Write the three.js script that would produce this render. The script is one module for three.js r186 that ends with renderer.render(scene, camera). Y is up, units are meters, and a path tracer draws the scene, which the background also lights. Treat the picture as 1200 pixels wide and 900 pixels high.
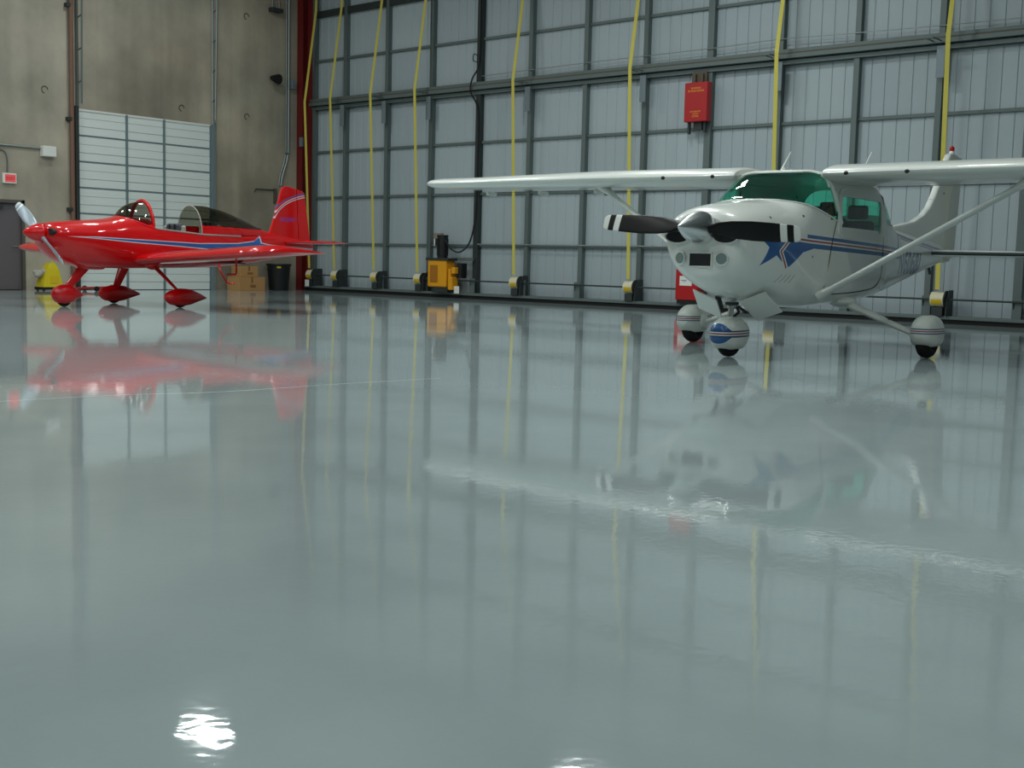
import * as THREE from 'three';
import { mergeGeometries, toCreasedNormals } from 'three/addons/utils/BufferGeometryUtils.js';
import { RoundedBoxGeometry } from 'three/addons/geometries/RoundedBoxGeometry.js';
import { RectAreaLightUniformsLib } from 'three/addons/lights/RectAreaLightUniformsLib.js';

RectAreaLightUniformsLib.init();
const scene = new THREE.Scene();
const renderer = new THREE.WebGLRenderer({ antialias: true });
renderer.toneMapping = THREE.LinearToneMapping;
renderer.toneMappingExposure = 0.92;
renderer.shadowMap.enabled = true;
scene.background = new THREE.Color(0x000000);

// ------------------------------------------------------------------ camera
const rad = THREE.MathUtils.degToRad;
const camera = new THREE.PerspectiveCamera(2 * THREE.MathUtils.radToDeg(Math.atan(450 / 1400)), 4 / 3, 0.05, 200);
{
  const yaw = rad(40.4635), pitch = rad(5.8126), roll = rad(1.4315);
  const fw = new THREE.Vector3(-Math.sin(yaw) * Math.cos(pitch), -Math.sin(pitch), -Math.cos(yaw) * Math.cos(pitch));
  const rt = new THREE.Vector3(Math.cos(yaw), 0, -Math.sin(yaw));
  const up = new THREE.Vector3().crossVectors(rt, fw);
  camera.position.set(26.517, 0.9155, 21.907);
  camera.up.copy(rt.clone().multiplyScalar(-Math.sin(roll)).addScaledVector(up, Math.cos(roll)));
  camera.lookAt(camera.position.clone().add(fw));
}
scene.add(camera);

// ------------------------------------------------------------------ room sizes and lamps
const ROOM = { x: 42, z: 38, h: 11.4 };
const LAMP_Y = 8.6;
const LAMP_POWER = 56;
const LAMP_SPOTS = [[4.3, 6.35, 9.9], [14.05, 4.9], [3.6, 13.5], [8.4, 12], [16.5, 9], [10.6, 9.8], [3.6, 19], [10, 18], [16.5, 15], [20.5, 11.5], [16.5, 21], [23, 18.5], [10, 25], [30.5, 14.5], [30, 22]];

// ------------------------------------------------------------------ helpers
let seedState = 12345;
function rnd() { seedState = (seedState * 1664525 + 1013904223) >>> 0; return seedState / 4294967296; }
const lerp = (a, b, t) => a + (b - a) * t;
const clamp = (v, a = 0, b = 1) => Math.min(b, Math.max(a, v));
const sstep = (a, b, v) => { const t = clamp((v - a) / (b - a)); return t * t * (3 - 2 * t); };

const taken = {};
function numbered(name) {
  const n = taken[name] = (taken[name] ?? -1) + 1;
  return n ? `${name}_${String(n).padStart(3, '0')}` : name;
}
function clean(g) {
  let o = g.index ? g.toNonIndexed() : g.clone();
  for (const k of Object.keys(o.attributes)) if (!['position', 'normal', 'uv'].includes(k)) o.deleteAttribute(k);
  if (!o.attributes.normal) o.computeVertexNormals();
  if (!o.attributes.uv) o.setAttribute('uv', new THREE.BufferAttribute(new Float32Array(o.attributes.position.count * 2), 2));
  return o;
}
function mesh(name, geos, mat, parent) {
  const list = Array.isArray(geos) ? geos : [geos];
  const g = list.length === 1 ? list[0] : mergeGeometries(list.map(clean));
  const m = new THREE.Mesh(g, mat);
  m.name = parent === scene ? numbered(name) : name;
  m.castShadow = m.receiveShadow = true;
  parent.add(m);
  return m;
}
function tag(o, label, category, group, kind) {
  o.userData.label = label; o.userData.category = category;
  if (group) o.userData.group = group;
  if (kind) o.userData.kind = kind;
  return o;
}
function thing(name, label, category, [x, y, z] = [0, 0, 0], turn = 0, group) {
  const o = new THREE.Group();
  o.name = numbered(name); o.position.set(x, y, z); o.rotation.y = turn;
  tag(o, label, category, group); scene.add(o);
  return o;
}
function structure(name, label, category) {
  const o = new THREE.Group(); o.name = name; tag(o, label, category, null, 'structure'); scene.add(o); return o;
}
const V = (x, y, z) => new THREE.Vector3(x, y, z);
function box(x0, x1, y0, y1, z0, z1, bevel = 0) {
  const w = x1 - x0, h = y1 - y0, d = z1 - z0;
  const g = bevel ? new RoundedBoxGeometry(w, h, d, 2, bevel) : new THREE.BoxGeometry(w, h, d);
  return g.translate((x0 + x1) / 2, (y0 + y1) / 2, (z0 + z1) / 2);
}
function rod(a, b, r0, r1 = r0, seg = 12) {
  const A = V(...a), B = V(...b), d = B.clone().sub(A), g = new THREE.CylinderGeometry(r1, r0, d.length(), seg);
  g.applyQuaternion(new THREE.Quaternion().setFromUnitVectors(V(0, 1, 0), d.clone().normalize()));
  return g.translate((A.x + B.x) / 2, (A.y + B.y) / 2, (A.z + B.z) / 2);
}
function tube(pts, r, seg = 40, rs = 8, closed = false, tension = 0.5) {
  return new THREE.TubeGeometry(new THREE.CatmullRomCurve3(pts.map((p) => V(...p)), closed, 'catmullrom', tension), seg, r, rs, closed);
}
function disc(p, n, r, depth, seg = 32) {
  const N = V(...n).normalize();
  return new THREE.CylinderGeometry(r, r, depth, seg).applyQuaternion(new THREE.Quaternion().setFromUnitVectors(V(0, 1, 0), N)).translate(...p);
}
// flat shape drawn in (along the length z, height y), given a thickness across x
function plate(pts, thick, bevel = 0.01, xc = 0) {
  const s = new THREE.Shape(pts.map(([f, y]) => new THREE.Vector2(f, y)));
  const g = new THREE.ExtrudeGeometry(s, { depth: thick - 2 * bevel, bevelEnabled: bevel > 0, bevelThickness: bevel, bevelSize: bevel, bevelOffset: -bevel, bevelSegments: 2, curveSegments: 16 });
  return g.translate(0, 0, -(thick - 2 * bevel) / 2).rotateY(-Math.PI / 2).translate(xc, 0, 0);
}
// value noise
function noise2(seed) {
  const T = new Float32Array(65536);
  let s = seed >>> 0;
  for (let i = 0; i < T.length; i++) { s = (s * 1664525 + 1013904223) >>> 0; T[i] = s / 4294967296; }
  return (x, y, wrap = 256) => {
    const xi = Math.floor(x), yi = Math.floor(y), fx = x - xi, fy = y - yi;
    const u = fx * fx * (3 - 2 * fx), v = fy * fy * (3 - 2 * fy), m = (a) => ((a % wrap) + wrap) % wrap;
    const t = (a, b) => T[m(a) + 256 * m(b)];
    return lerp(lerp(t(xi, yi), t(xi + 1, yi), u), lerp(t(xi, yi + 1), t(xi + 1, yi + 1), u), v);
  };
}
function fbm(n, x, y, oct, wrap) { let a = 0.5, s = 0, t = 0; for (let i = 0; i < oct; i++) { s += a * n(x, y, wrap); t += a; x *= 2; y *= 2; wrap *= 2; a *= 0.5; } return s / t; }
function dataTexture(w, h, fn, srgb = true) {
  const d = new Uint8Array(w * h * 4);
  for (let j = 0; j < h; j++) for (let i = 0; i < w; i++) {
    const c = fn(i / w, j / h), k = (j * w + i) * 4;
    d[k] = clamp(c[0]) * 255; d[k + 1] = clamp(c[1]) * 255; d[k + 2] = clamp(c[2]) * 255; d[k + 3] = 255;
  }
  const t = new THREE.DataTexture(d, w, h);
  t.magFilter = THREE.LinearFilter; t.minFilter = THREE.LinearFilter;
  t.wrapS = t.wrapT = THREE.RepeatWrapping;
  if (srgb) t.colorSpace = THREE.SRGBColorSpace;
  t.needsUpdate = true;
  return t;
}
function canvasTexture(w, h, draw) {
  const c = document.createElement('canvas'); c.width = w; c.height = h;
  draw(c.getContext('2d'), w, h);
  const t = new THREE.CanvasTexture(c); t.colorSpace = THREE.SRGBColorSpace; t.anisotropy = 8;
  return t;
}
const std = (color, roughness = 0.6, metalness = 0, extra = {}) => new THREE.MeshStandardMaterial({ color, roughness, metalness, ...extra });
const phys = (o) => new THREE.MeshPhysicalMaterial(o);

// ---- smooth bodies: sections given along the length, each [f, top, bottom, half width, widest height, roundness up, roundness down]
function pchip(xs, ys) {
  const n = xs.length, d = [], m = [];
  for (let i = 0; i < n - 1; i++) d[i] = (ys[i + 1] - ys[i]) / (xs[i + 1] - xs[i]);
  m[0] = d[0]; m[n - 1] = d[n - 2];
  for (let i = 1; i < n - 1; i++) m[i] = d[i - 1] * d[i] <= 0 ? 0 : 2 / (1 / d[i - 1] + 1 / d[i]);
  return (x) => {
    if (x <= xs[0]) return ys[0]; if (x >= xs[n - 1]) return ys[n - 1];
    let i = 0; while (x > xs[i + 1]) i++;
    const h = xs[i + 1] - xs[i], t = (x - xs[i]) / h, t2 = t * t, t3 = t2 * t;
    return (2 * t3 - 3 * t2 + 1) * ys[i] + (t3 - 2 * t2 + t) * h * m[i] + (3 * t2 - 2 * t3) * ys[i + 1] + (t3 - t2) * h * m[i + 1];
  };
}
function makeBody(rows) {
  rows = rows.slice().sort((a, b) => a[0] - b[0]);
  const xs = rows.map((r) => r[0]), F = [1, 2, 3, 4, 5, 6].map((k) => pchip(xs, rows.map((r) => r[k])));
  const at = (f) => ({ t: F[0](f), b: F[1](f), w: F[2](f), c: F[3](f), nt: F[4](f), nb: F[5](f) });
  const P = (f, a) => {
    const q = at(f), s = Math.sin(a), co = Math.cos(a), upw = co >= 0, n = upw ? q.nt : q.nb, h = upw ? q.t - q.c : q.c - q.b;
    return V(q.w * Math.sign(s) * Math.abs(s) ** (2 / n), q.c + h * Math.sign(co) * Math.abs(co) ** (2 / n), f);
  };
  const X = (f, y) => {
    const q = at(f), upw = y >= q.c, n = upw ? q.nt : q.nb, h = upw ? q.t - q.c : q.c - q.b;
    return q.w * Math.max(0, 1 - Math.min(1, Math.abs((y - q.c) / h)) ** n) ** (1 / n);
  };
  return { at, P, X, f0: xs[0], f1: xs[xs.length - 1] };
}
// skin of a body; fs = list of stations, keep(x, y, f) tells which small faces belong to this skin
function skin(body, fs, na, keep = () => true, { offset = 0, a0 = 0, a1 = Math.PI, uvBox } = {}) {
  const pos = [], nor = [], uv = [], idx = [];
  for (const side of [1, -1]) {
    const base = pos.length / 3, nf = fs.length;
    for (let i = 0; i < nf; i++) for (let j = 0; j <= na; j++) {
      const a = lerp(a0, a1, j / na), f = fs[i], e = 1e-3;
      const aa = clamp(a, 2e-3, Math.PI - 2e-3);
      const p = body.P(f, a), pa = body.P(f, aa + e).sub(body.P(f, aa - e)), pf = body.P(Math.min(f + e, body.f1), aa).sub(body.P(Math.max(f - e, body.f0), aa));
      const n = pf.cross(pa).normalize(); if (a < 1e-6 || a > Math.PI - 1e-6) n.x = 0;
      const out = V(p.x, p.y - body.at(f).c, 0); if (n.dot(out) < 0) n.negate(); n.normalize();
      pos.push((p.x + n.x * offset) * side, p.y + n.y * offset, p.z + n.z * offset); nor.push(n.x * side, n.y, n.z);
      if (uvBox) { const u = (f - uvBox[0]) / (uvBox[1] - uvBox[0]), v = (p.y - uvBox[2]) / (uvBox[3] - uvBox[2]); uv.push(u, side > 0 ? 0.5 + clamp(v) * 0.5 : clamp(v) * 0.5); } else uv.push(f, p.y);
    }
    for (let i = 0; i < nf - 1; i++) for (let j = 0; j < na; j++) {
      const q = body.P((fs[i] + fs[i + 1]) / 2, lerp(a0, a1, (j + 0.5) / na));
      if (!keep(q.x * side, q.y, q.z)) continue;
      const A = base + i * (na + 1) + j, B = A + na + 1;
      if (side > 0) idx.push(A, B, A + 1, B, B + 1, A + 1); else idx.push(A, A + 1, B, B, A + 1, B + 1);
    }
  }
  const g = new THREE.BufferGeometry();
  g.setAttribute('position', new THREE.Float32BufferAttribute(pos, 3));
  g.setAttribute('normal', new THREE.Float32BufferAttribute(nor, 3));
  g.setAttribute('uv', new THREE.Float32BufferAttribute(uv, 2));
  g.setIndex(idx);
  return g;
}
function cap(body, f, dir, uvAt = [0, 0]) {  // flat end of a body
  const pts = []; const N = 64; const c = body.at(f).c;
  for (let i = 0; i < N; i++) pts.push(body.P(f, (i / N) * 2 * Math.PI));
  const pos = [], nor = [], uv = [];
  for (let i = 0; i < N; i++) {
    const a = pts[i], b = pts[(i + 1) % N];
    for (const p of dir > 0 ? [V(0, c, f), b, a] : [V(0, c, f), a, b]) { pos.push(p.x, p.y, p.z); nor.push(0, 0, dir); uv.push(...uvAt); }
  }
  const g = new THREE.BufferGeometry();
  g.setAttribute('position', new THREE.Float32BufferAttribute(pos, 3)); g.setAttribute('normal', new THREE.Float32BufferAttribute(nor, 3)); g.setAttribute('uv', new THREE.Float32BufferAttribute(uv, 2));
  return g;
}
const steps = (a, b, n) => Array.from({ length: n + 1 }, (_, i) => lerp(a, b, i / n));
// ---- wings: sections [x, leading edge f, y, chord, thickness ratio]
function wing(sections, { camber = 0.02, twist = 0 } = {}) {
  const K = 22, prof = [];
  for (let i = 0; i <= K; i++) { const x = (1 + Math.cos((Math.PI * i) / K)) / 2; prof.push([x, 1]); }
  for (let i = 1; i < K; i++) { const x = (1 - Math.cos((Math.PI * i) / K)) / 2; prof.push([x, -1]); }
  const pos = [], uv = [], idx = [], M = prof.length;
  for (const [x, le, y, ch, th] of sections) prof.forEach(([c, s], k) => {
    const t = 5 * th * (0.2969 * Math.sqrt(c) - 0.126 * c - 0.3516 * c * c + 0.2843 * c ** 3 - 0.1036 * c ** 4);
    pos.push(x, y + ch * (s * t + camber * 4 * c * (1 - c) * (th > 0.02 ? 1 : 0)) - twist * c * ch, le - c * ch); uv.push(x, c * ch);
  });
  const flip = sections[sections.length - 1][0] < sections[0][0];
  for (let i = 0; i < sections.length - 1; i++) for (let k = 0; k < M; k++) {
    const A = i * M + k, B = i * M + ((k + 1) % M), C = A + M, D = B + M;
    if (flip) idx.push(A, B, C, B, D, C); else idx.push(A, C, B, B, C, D);
  }
  for (const [r, f] of [[0, flip], [sections.length - 1, !flip]]) for (let k = 1; k < M - 1; k++) f ? idx.push(r * M, r * M + k + 1, r * M + k) : idx.push(r * M, r * M + k, r * M + k + 1);
  const g = new THREE.BufferGeometry();
  g.setAttribute('position', new THREE.Float32BufferAttribute(pos, 3)); g.setAttribute('uv', new THREE.Float32BufferAttribute(uv, 2)); g.setIndex(idx);
  g.computeVertexNormals();
  return toCreasedNormals(g, 0.7);
}
const mirrorSections = (s) => s.map(([x, ...r]) => [-x, ...r]);
// ---- a propeller blade along +x from the hub: rows [radius, chord, pitch in degrees, thickness]
function blade(rows, R) {
  const K = 16, pos = [], uv = [], idx = [];
  for (const [r, ch, pitch, th] of rows) for (let k = 0; k < K; k++) {
    const a = (k / K) * 2 * Math.PI, u = (Math.cos(a) * ch) / 2, v = (Math.sin(a) * th) / 2, p = rad(pitch);
    pos.push(r, u * Math.cos(p) - v * Math.sin(p), u * Math.sin(p) + v * Math.cos(p)); uv.push(r / R, k / K);
  }
  for (let i = 0; i < rows.length - 1; i++) for (let k = 0; k < K; k++) {
    const A = i * K + k, B = i * K + ((k + 1) % K); idx.push(A, B, A + K, B, B + K, A + K);
  }
  const e = (rows.length - 1) * K; for (let k = 1; k < K - 1; k++) idx.push(e, e + k, e + k + 1);
  const g = new THREE.BufferGeometry();
  g.setAttribute('position', new THREE.Float32BufferAttribute(pos, 3)); g.setAttribute('uv', new THREE.Float32BufferAttribute(uv, 2)); g.setIndex(idx);
  g.computeVertexNormals();
  return g;
}

// ------------------------------------------------------------------ materials of the building
const nA = noise2(7), nB = noise2(99), nC = noise2(1234);
const floorColor = dataTexture(1024, 1024, (u, v) => {
  const n = fbm(nA, u * 12, v * 12, 5, 12), m = fbm(nB, u * 60, v * 60, 3, 60), k = 0.94 + 0.10 * (n - 0.5) + 0.05 * (m - 0.5);
  return [0.695 * k, 0.75 * k, 0.757 * k];
});
const floorBump = dataTexture(1024, 1024, (u, v) => {
  const w = fbm(nC, u * 4, v * 4, 3, 4), f = nA(u * 128, v * 128, 128);
  const k = 0.55 * w + 0.09 * f; return [k, k, k];
}, false);
const concreteColor = dataTexture(2048, 1024, (u, v) => {
  const big = fbm(nA, u * 8, v * 5, 5, 8), mid = fbm(nB, u * 30, v * 16, 4, 30), fine = nC(u * 256, v * 128, 256), streak = fbm(nC, u * 60, v * 2.5, 3, 60);
  let k = 0.80 + 0.50 * (big - 0.5) + 0.08 * (mid - 0.5) + 0.02 * (fine - 0.5) + 0.14 * (streak - 0.5);
  const warm = fbm(nB, u * 5 + 3, v * 4, 3, 5) - 0.5;
  return [(0.78 + 0.06 * warm) * k, 0.74 * k, (0.665 - 0.05 * warm) * k];
});
floorColor.repeat.set(1 / 21, 1 / 21);
floorBump.repeat.set(1 / 2.5, 1 / 2.5);
concreteColor.repeat.set(1 / 20, 1 / 11.4);
const M = {
  floor: phys({ color: 0xffffff, map: floorColor, roughness: 0.035, bumpMap: floorBump, bumpScale: 0.0012, ior: 1.5 }),
  concrete: std(0xffffff, 0.85, 0, { map: concreteColor }),
  panel: std(0xb4bfc6, 0.55, 0.0),
  sheet: std(0xaeb6ba, 0.7),
  ceiling: std(0xa9aeb0, 0.8),
  steel: std(0x667271, 0.55, 0.2),
  steelDark: std(0x353c3c, 0.55, 0.2),
  steelRust: std(0x5d5347, 0.7, 0.1),
  plateGrey: std(0x7f8b93, 0.5, 0.3),
  redSteel: std(0x6d1616, 0.6),
  galv: std(0x9fa8a8, 0.4, 0.7),
  brownPipe: std(0x7a5a4c, 0.6),
  black: std(0x111315, 0.55),
  rubber: std(0x0c0c0d, 0.8),
  doorWhite: std(0xe4ebe8, 0.45),
  doorFrame: std(0x7b8a8e, 0.5, 0.2),
  doorGrey: std(0x625c60, 0.55),
  doorGreyFrame: std(0x57514d, 0.6),
  yellow: std(0xd2c458, 0.7),
  cream: std(0xded6b6, 0.55),
  labelYellow: std(0xe0b91c, 0.5),
  machineYellow: std(0xe8a010, 0.45),
  machineShade: std(0xa86a10, 0.6),
  white: std(0xe8e8e4, 0.5),
  boxRed: std(0xb3161b, 0.4),
  card: std(0xb98b58, 0.85),
  cardTape: std(0x8a6238, 0.6),
};

// ------------------------------------------------------------------ floor, walls, ceiling
function slab(name, label, x0, x1, y0, y1, z0, z1, mat) {
  const g = box(x0, x1, y0, y1, z0, z1), p = g.attributes.position, n = g.attributes.normal, uv = g.attributes.uv;
  for (let i = 0; i < p.count; i++) {
    const ax = Math.abs(n.getX(i)), ay = Math.abs(n.getY(i));
    uv.setXY(i, ax > 0.5 ? p.getZ(i) : p.getX(i), ay > 0.5 ? p.getZ(i) : p.getY(i));
  }
  const m = mesh(name, g, mat, scene); tag(m, label, name.split('_')[0], null, 'structure'); return m;
}
slab('floor', 'glossy light grey epoxy coated concrete hangar floor', 0, ROOM.x, -0.3, 0, -0.4, ROOM.z, M.floor);
mesh('coating_seam', tube([[19.3, 0, 20], [19.5, 0, 18.4], [19.62, 0, 17.7], [19.84, 0, 17.1], [19.92, 0, 16.1], [20.05, 0, 15.2]], 0.006, 60, 6).scale(1, 0.15, 1), std(0xc3cbca, 0.25), scene.getObjectByName('floor'));
slab('ceiling', 'pale sheet metal hangar ceiling high above the floor', -0.25, ROOM.x + 0.25, ROOM.h, ROOM.h + 0.25, -0.4, ROOM.z + 0.25, M.ceiling);
slab('wall_right', 'pale metal side wall of the hangar away from the airplanes', ROOM.x, ROOM.x + 0.25, 0, ROOM.h, -0.4, ROOM.z, M.sheet);
slab('wall_front', 'pale metal hangar wall facing the bifold door', 0, ROOM.x, 0, ROOM.h, ROOM.z, ROOM.z + 0.25, M.sheet);

const PX0 = 0.1642, PS = 1.6157, NPOST = 17;          // hangar door posts
const postX = (i) => PX0 + PS * i;
const doorEnd = postX(NPOST) + 0.1;
slab('wall_back', 'pale metal wall continuing past the bifold door', doorEnd, ROOM.x, 0, ROOM.h, -0.4, 0, M.sheet);
slab('trim_1', 'dark steel header beam above the bifold door', 0, doorEnd, 10.15, ROOM.h, -0.4, 0.05, M.steel);

// left wall, tilt-up concrete, with the two door openings (shape drawn in (-z, y))
const RD = { z0: 3.12, z1: 6.86, h: 4.27 };            // sectional door
const PD = { z0: 8.20, z1: 9.2, h: 2.05 };            // personnel door
{
  const s = new THREE.Shape([[0.4, 0], [0.4, ROOM.h], [-ROOM.z, ROOM.h], [-ROOM.z, 0], [-PD.z1, 0], [-PD.z1, PD.h], [-PD.z0, PD.h], [-PD.z0, 0], [-RD.z1, 0], [-RD.z1, RD.h], [-RD.z0, RD.h], [-RD.z0, 0]].map((p) => new THREE.Vector2(...p)));
  const g = new THREE.ExtrudeGeometry(s, { depth: 0.25, bevelEnabled: false }).rotateY(Math.PI / 2).translate(-0.25, 0, 0);
  const w = mesh('wall_left', g, M.concrete, scene);
  tag(w, 'stained grey tilt-up concrete wall behind the red airplane', 'wall', null, 'structure');
  // round lifting-insert marks cast in the concrete
  for (const [y, z] of [[4.61, 7.67], [4.6, 1.98], [4.6, 4.0], [7.2, 7.7], [7.2, 2.0]]) {
    mesh('cast_ring', new THREE.TorusGeometry(0.075, 0.012, 8, 24, 4.6).rotateY(Math.PI / 2).translate(0.003, y, z), M.steelRust, w);
  }
}

// ------------------------------------------------------------------ bifold hangar door
const GIRTS = [1.3, 2.56, 3.8, 6.26, 8.76];
{
  const door = structure('door_1', 'tall bifold hangar door of ribbed pale panels in a dark steel grid', 'door');
  const levels = [0.12, 1.3, 2.56, 3.8, 5.07, 6.26, 7.5, 8.76, 10.15];
  const ribbed = (w, h) => {   // ribbed sheet, face at z = 0 with shallow grooves
    const n = Math.max(2, Math.round(w / 0.27)), prof = [[0, 0]], p = w / n;
    for (let i = 1; i < n; i++) prof.push([i * p - 0.02, 0], [i * p - 0.008, -0.014], [i * p + 0.008, -0.014], [i * p + 0.02, 0]);
    prof.push([w, 0]);
    const pos = [], idx = [];
    for (const [x, z] of prof) pos.push(x, 0, z, x, h, z);
    for (let i = 0; i < prof.length - 1; i++) idx.push(2 * i, 2 * i + 2, 2 * i + 1, 2 * i + 1, 2 * i + 2, 2 * i + 3);
    const e = pos.length / 3; pos.push(0, 0, -0.05, w, 0, -0.05, 0, h, -0.05, w, h, -0.05);
    idx.push(e, e + 2, e + 1, e + 1, e + 2, e + 3);
    const g = new THREE.BufferGeometry(); g.setAttribute('position', new THREE.Float32BufferAttribute(pos, 3)); g.setIndex(idx);
    const o = g.toNonIndexed(); o.computeVertexNormals(); return o;
  };
  const geos = {};
  const tones = [0xaab5bb, 0xa7b2b8, 0xadb8be, 0xa5b0b7].map((c) => std(c, 0.5));
  for (let i = 0; i <= NPOST - 1; i++) for (let r = 0; r < levels.length - 1; r++) {
    const x0 = i ? postX(i) : 0.42, x1 = postX(i + 1), h = levels[r + 1] - levels[r], w = x1 - x0, key = `${w.toFixed(3)}_${h.toFixed(3)}`;
    geos[key] ??= ribbed(w, h);
    const m = mesh('panel', geos[key], tones[Math.floor(rnd() * 4)], door); m.position.set(x0, levels[r], -0.02);
  }
  for (let i = 0; i <= NPOST; i++) {
    const x = i ? postX(i) : 0.5, seam = i === 4 || i === 8 || i === 12, w = seam ? 0.075 : 0.055;
    for (const [y0, y1] of [[0.1, 4.95], [5.2, 10.15]]) {
      // channel section: web and two lips
      mesh('post', [box(x - w, x + w, y0, y1, 0.1, 0.11), box(x - w, x - w + 0.01, y0, y1, -0.02, 0.1), box(x + w - 0.01, x + w, y0, y1, -0.02, 0.1)], i === 4 ? M.steelDark : M.steel, door);
    }
  }
  for (const y of GIRTS) for (let i = 0; i < NPOST; i++) {
    const x0 = i ? postX(i) + 0.055 : 0.55, x1 = postX(i + 1) - 0.055;
    mesh('girt', [box(x0, x1, y - 0.03, y + 0.03, 0.03, 0.04), box(x0, x1, y + 0.02, y + 0.03, -0.02, 0.03), box(x0, x1, y - 0.03, y - 0.02, -0.02, 0.03)], M.steel, door);
  }
  for (let i = 0; i < NPOST; i++) mesh('girt', box(i ? postX(i) + 0.055 : 0.55, postX(i + 1) - 0.055, 7.42, 7.58, -0.02, 0.09), M.steelDark, door);
  // hinge truss at half height
  mesh('hinge_truss', [box(0.45, doorEnd, 5.13, 5.22, -0.02, 0.2), box(0.45, doorEnd, 5.04, 5.12, -0.02, 0.24), box(0.45, doorEnd, 4.94, 5.02, -0.02, 0.14), box(0.45, doorEnd, 4.94, 5.22, -0.02, 0.04)], M.steel, door);
  mesh('hinge_seal', box(0.45, doorEnd, 5.10, 5.15, 0.0, 0.22), M.steelRust, door);
  for (const i of [1, 2, 3, 5, 7, 9, 11, 13, 15]) {
    const x = postX(i) - 0.04;
    mesh('strap_guide', [rod([x - 0.07, 5.08, 0.1], [x - 0.07, 5.08, 0.59], 0.012), rod([x + 0.07, 5.08, 0.1], [x + 0.07, 5.08, 0.59], 0.012), rod([x - 0.08, 5.08, 0.58], [x + 0.08, 5.08, 0.58], 0.02)], M.steel, door);
    mesh('latch_plate', box(x + 0.02, x + 0.17, 4.42, 4.98, 0.24, 0.26), M.plateGrey, door);
  }
  // bottom rail with its rubber seal
  mesh('bottom_rail', box(0.45, doorEnd, 0.08, 0.14, 0.0, 0.36, 0.01), M.steel, door);
  mesh('bottom_seal', box(0.45, doorEnd, 0.0, 0.08, -0.02, 0.33), M.rubber, door);
  for (let i = 1; i <= NPOST; i++) mesh('shaft_bearing', [box(postX(i) - 0.02, postX(i) + 0.14, 0.14, 0.5, 0.24, 0.27), box(postX(i) + 0.0, postX(i) + 0.02, 0.14, 0.46, 0.1, 0.27)], M.steel, door);
  for (const x of [0.62, 6.28]) mesh('white_card', box(x, x + 0.17, 0.12, 0.3, 0.465, 0.47), M.white, door);
}
{ // red steel corner column
  const c = thing('steel_column', 'dark red painted steel column in the corner beside the bifold door', 'column', [0, 0, 0]);
  mesh('flange', [box(0.02, 0.24, 0, ROOM.h - 0.02, 0.26, 0.30)], M.redSteel, c);
  mesh('flange', [box(0.02, 0.24, 0, ROOM.h - 0.02, 0.0, 0.03)], M.redSteel, c);
  mesh('web', box(0.11, 0.14, 0, ROOM.h - 0.02, 0.03, 0.26), M.redSteel, c);
  mesh('jamb_channel', [box(0.24, 0.44, 0, ROOM.h - 0.02, 0.02, 0.12)], M.redSteel, c);
  mesh('side_bracket', box(0.2, 0.3, 3.95, 4.2, 0.30, 0.36), M.plateGrey, c);
}
// lift straps, drums, drive shaft
const strapSpots = [[0, 0.74], [1, 1.78], [2, 3.34], [3, 4.95], [5, 8.16], [7, 11.44], [9, 14.9], [11, 18.25], [13, 21.2], [15, 24.4]];
const ORD = ['first', 'second', 'third', 'fourth', 'fifth', 'sixth', 'seventh', 'eighth', 'ninth', 'tenth'];
strapSpots.forEach(([i, x], k) => {
  const path = [[0.62, 0.42], [5.1, 0.62], [7.55, 0.25], [10.1, 0.2]];
  const pos = [], idx = [], hw = k === 0 ? 0.045 : 0.042;
  const dense = []; for (let s = 0; s < path.length - 1; s++) for (let j = 0; j < 8; j++) dense.push([lerp(path[s][0], path[s + 1][0], j / 8), lerp(path[s][1], path[s + 1][1], j / 8)]); dense.push(path[path.length - 1]);
  for (const [y, z] of dense) pos.push(x - hw, y, z, x + hw, y, z, x - hw, y, z + 0.006, x + hw, y, z + 0.006);
  for (let j = 0; j < dense.length - 1; j++) {
    const a = 4 * j, b = a + 4;
    idx.push(a + 2, a + 3, b + 2, a + 3, b + 3, b + 2, a + 1, a, b + 1, a, b, b + 1, a, a + 2, b, a + 2, b + 2, b, a + 3, a + 1, b + 3, a + 1, b + 1, b + 3);
  }
  const g = new THREE.BufferGeometry(); g.setAttribute('position', new THREE.Float32BufferAttribute(pos, 3)); g.setIndex(idx);
  const gg = g.toNonIndexed(); gg.computeVertexNormals();
  const m = mesh('lift_strap', gg, M.yellow, scene);
  tag(m, k === 0 ? 'yellow lift strap hanging against the red corner column' : `long yellow lift strap, ${ORD[k]} from the red corner column`, 'strap', 'yellow lift straps of the bifold door');
  const d = thing('strap_drum', k === 0 ? 'cream strap drum at the foot of the red corner column' : `cream strap drum on the door rail, ${ORD[k]} from the red column`, 'drum', [x, 0.14, 0.3], 0, 'strap drums along the bifold door rail');
  mesh('drum', new THREE.CylinderGeometry(0.135, 0.135, 0.24, 28).rotateZ(Math.PI / 2).translate(0, 0.3, 0.02), M.cream, d);
  mesh('flange', new THREE.CylinderGeometry(0.16, 0.16, 0.02, 28).rotateZ(Math.PI / 2).translate(0.14, 0.3, 0.02), M.steelDark, d);
mesh('label', new THREE.CylinderGeometry(0.138, 0.138, 0.19, 12, 1, true, -0.75, 0.75).rotateZ(Math.PI / 2).translate(0, 0.3, 0.02), M.labelYellow, d);
  mesh('bracket', [plate([[-0.2, 0], [0.12, 0], [0.1, 0.3], [-0.02, 0.47], [-0.2, 0.47]], 0.02, 0.002, 0.17), box(-0.1, 0.1, 0, 0.16, -0.08, 0.1)], M.steelDark, d);
});
mesh('drive_shaft', rod([0.7, 0.44, 0.32], [25.5, 0.44, 0.32], 0.018), M.steelDark, scene.getObjectByName('door_1'));
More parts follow.
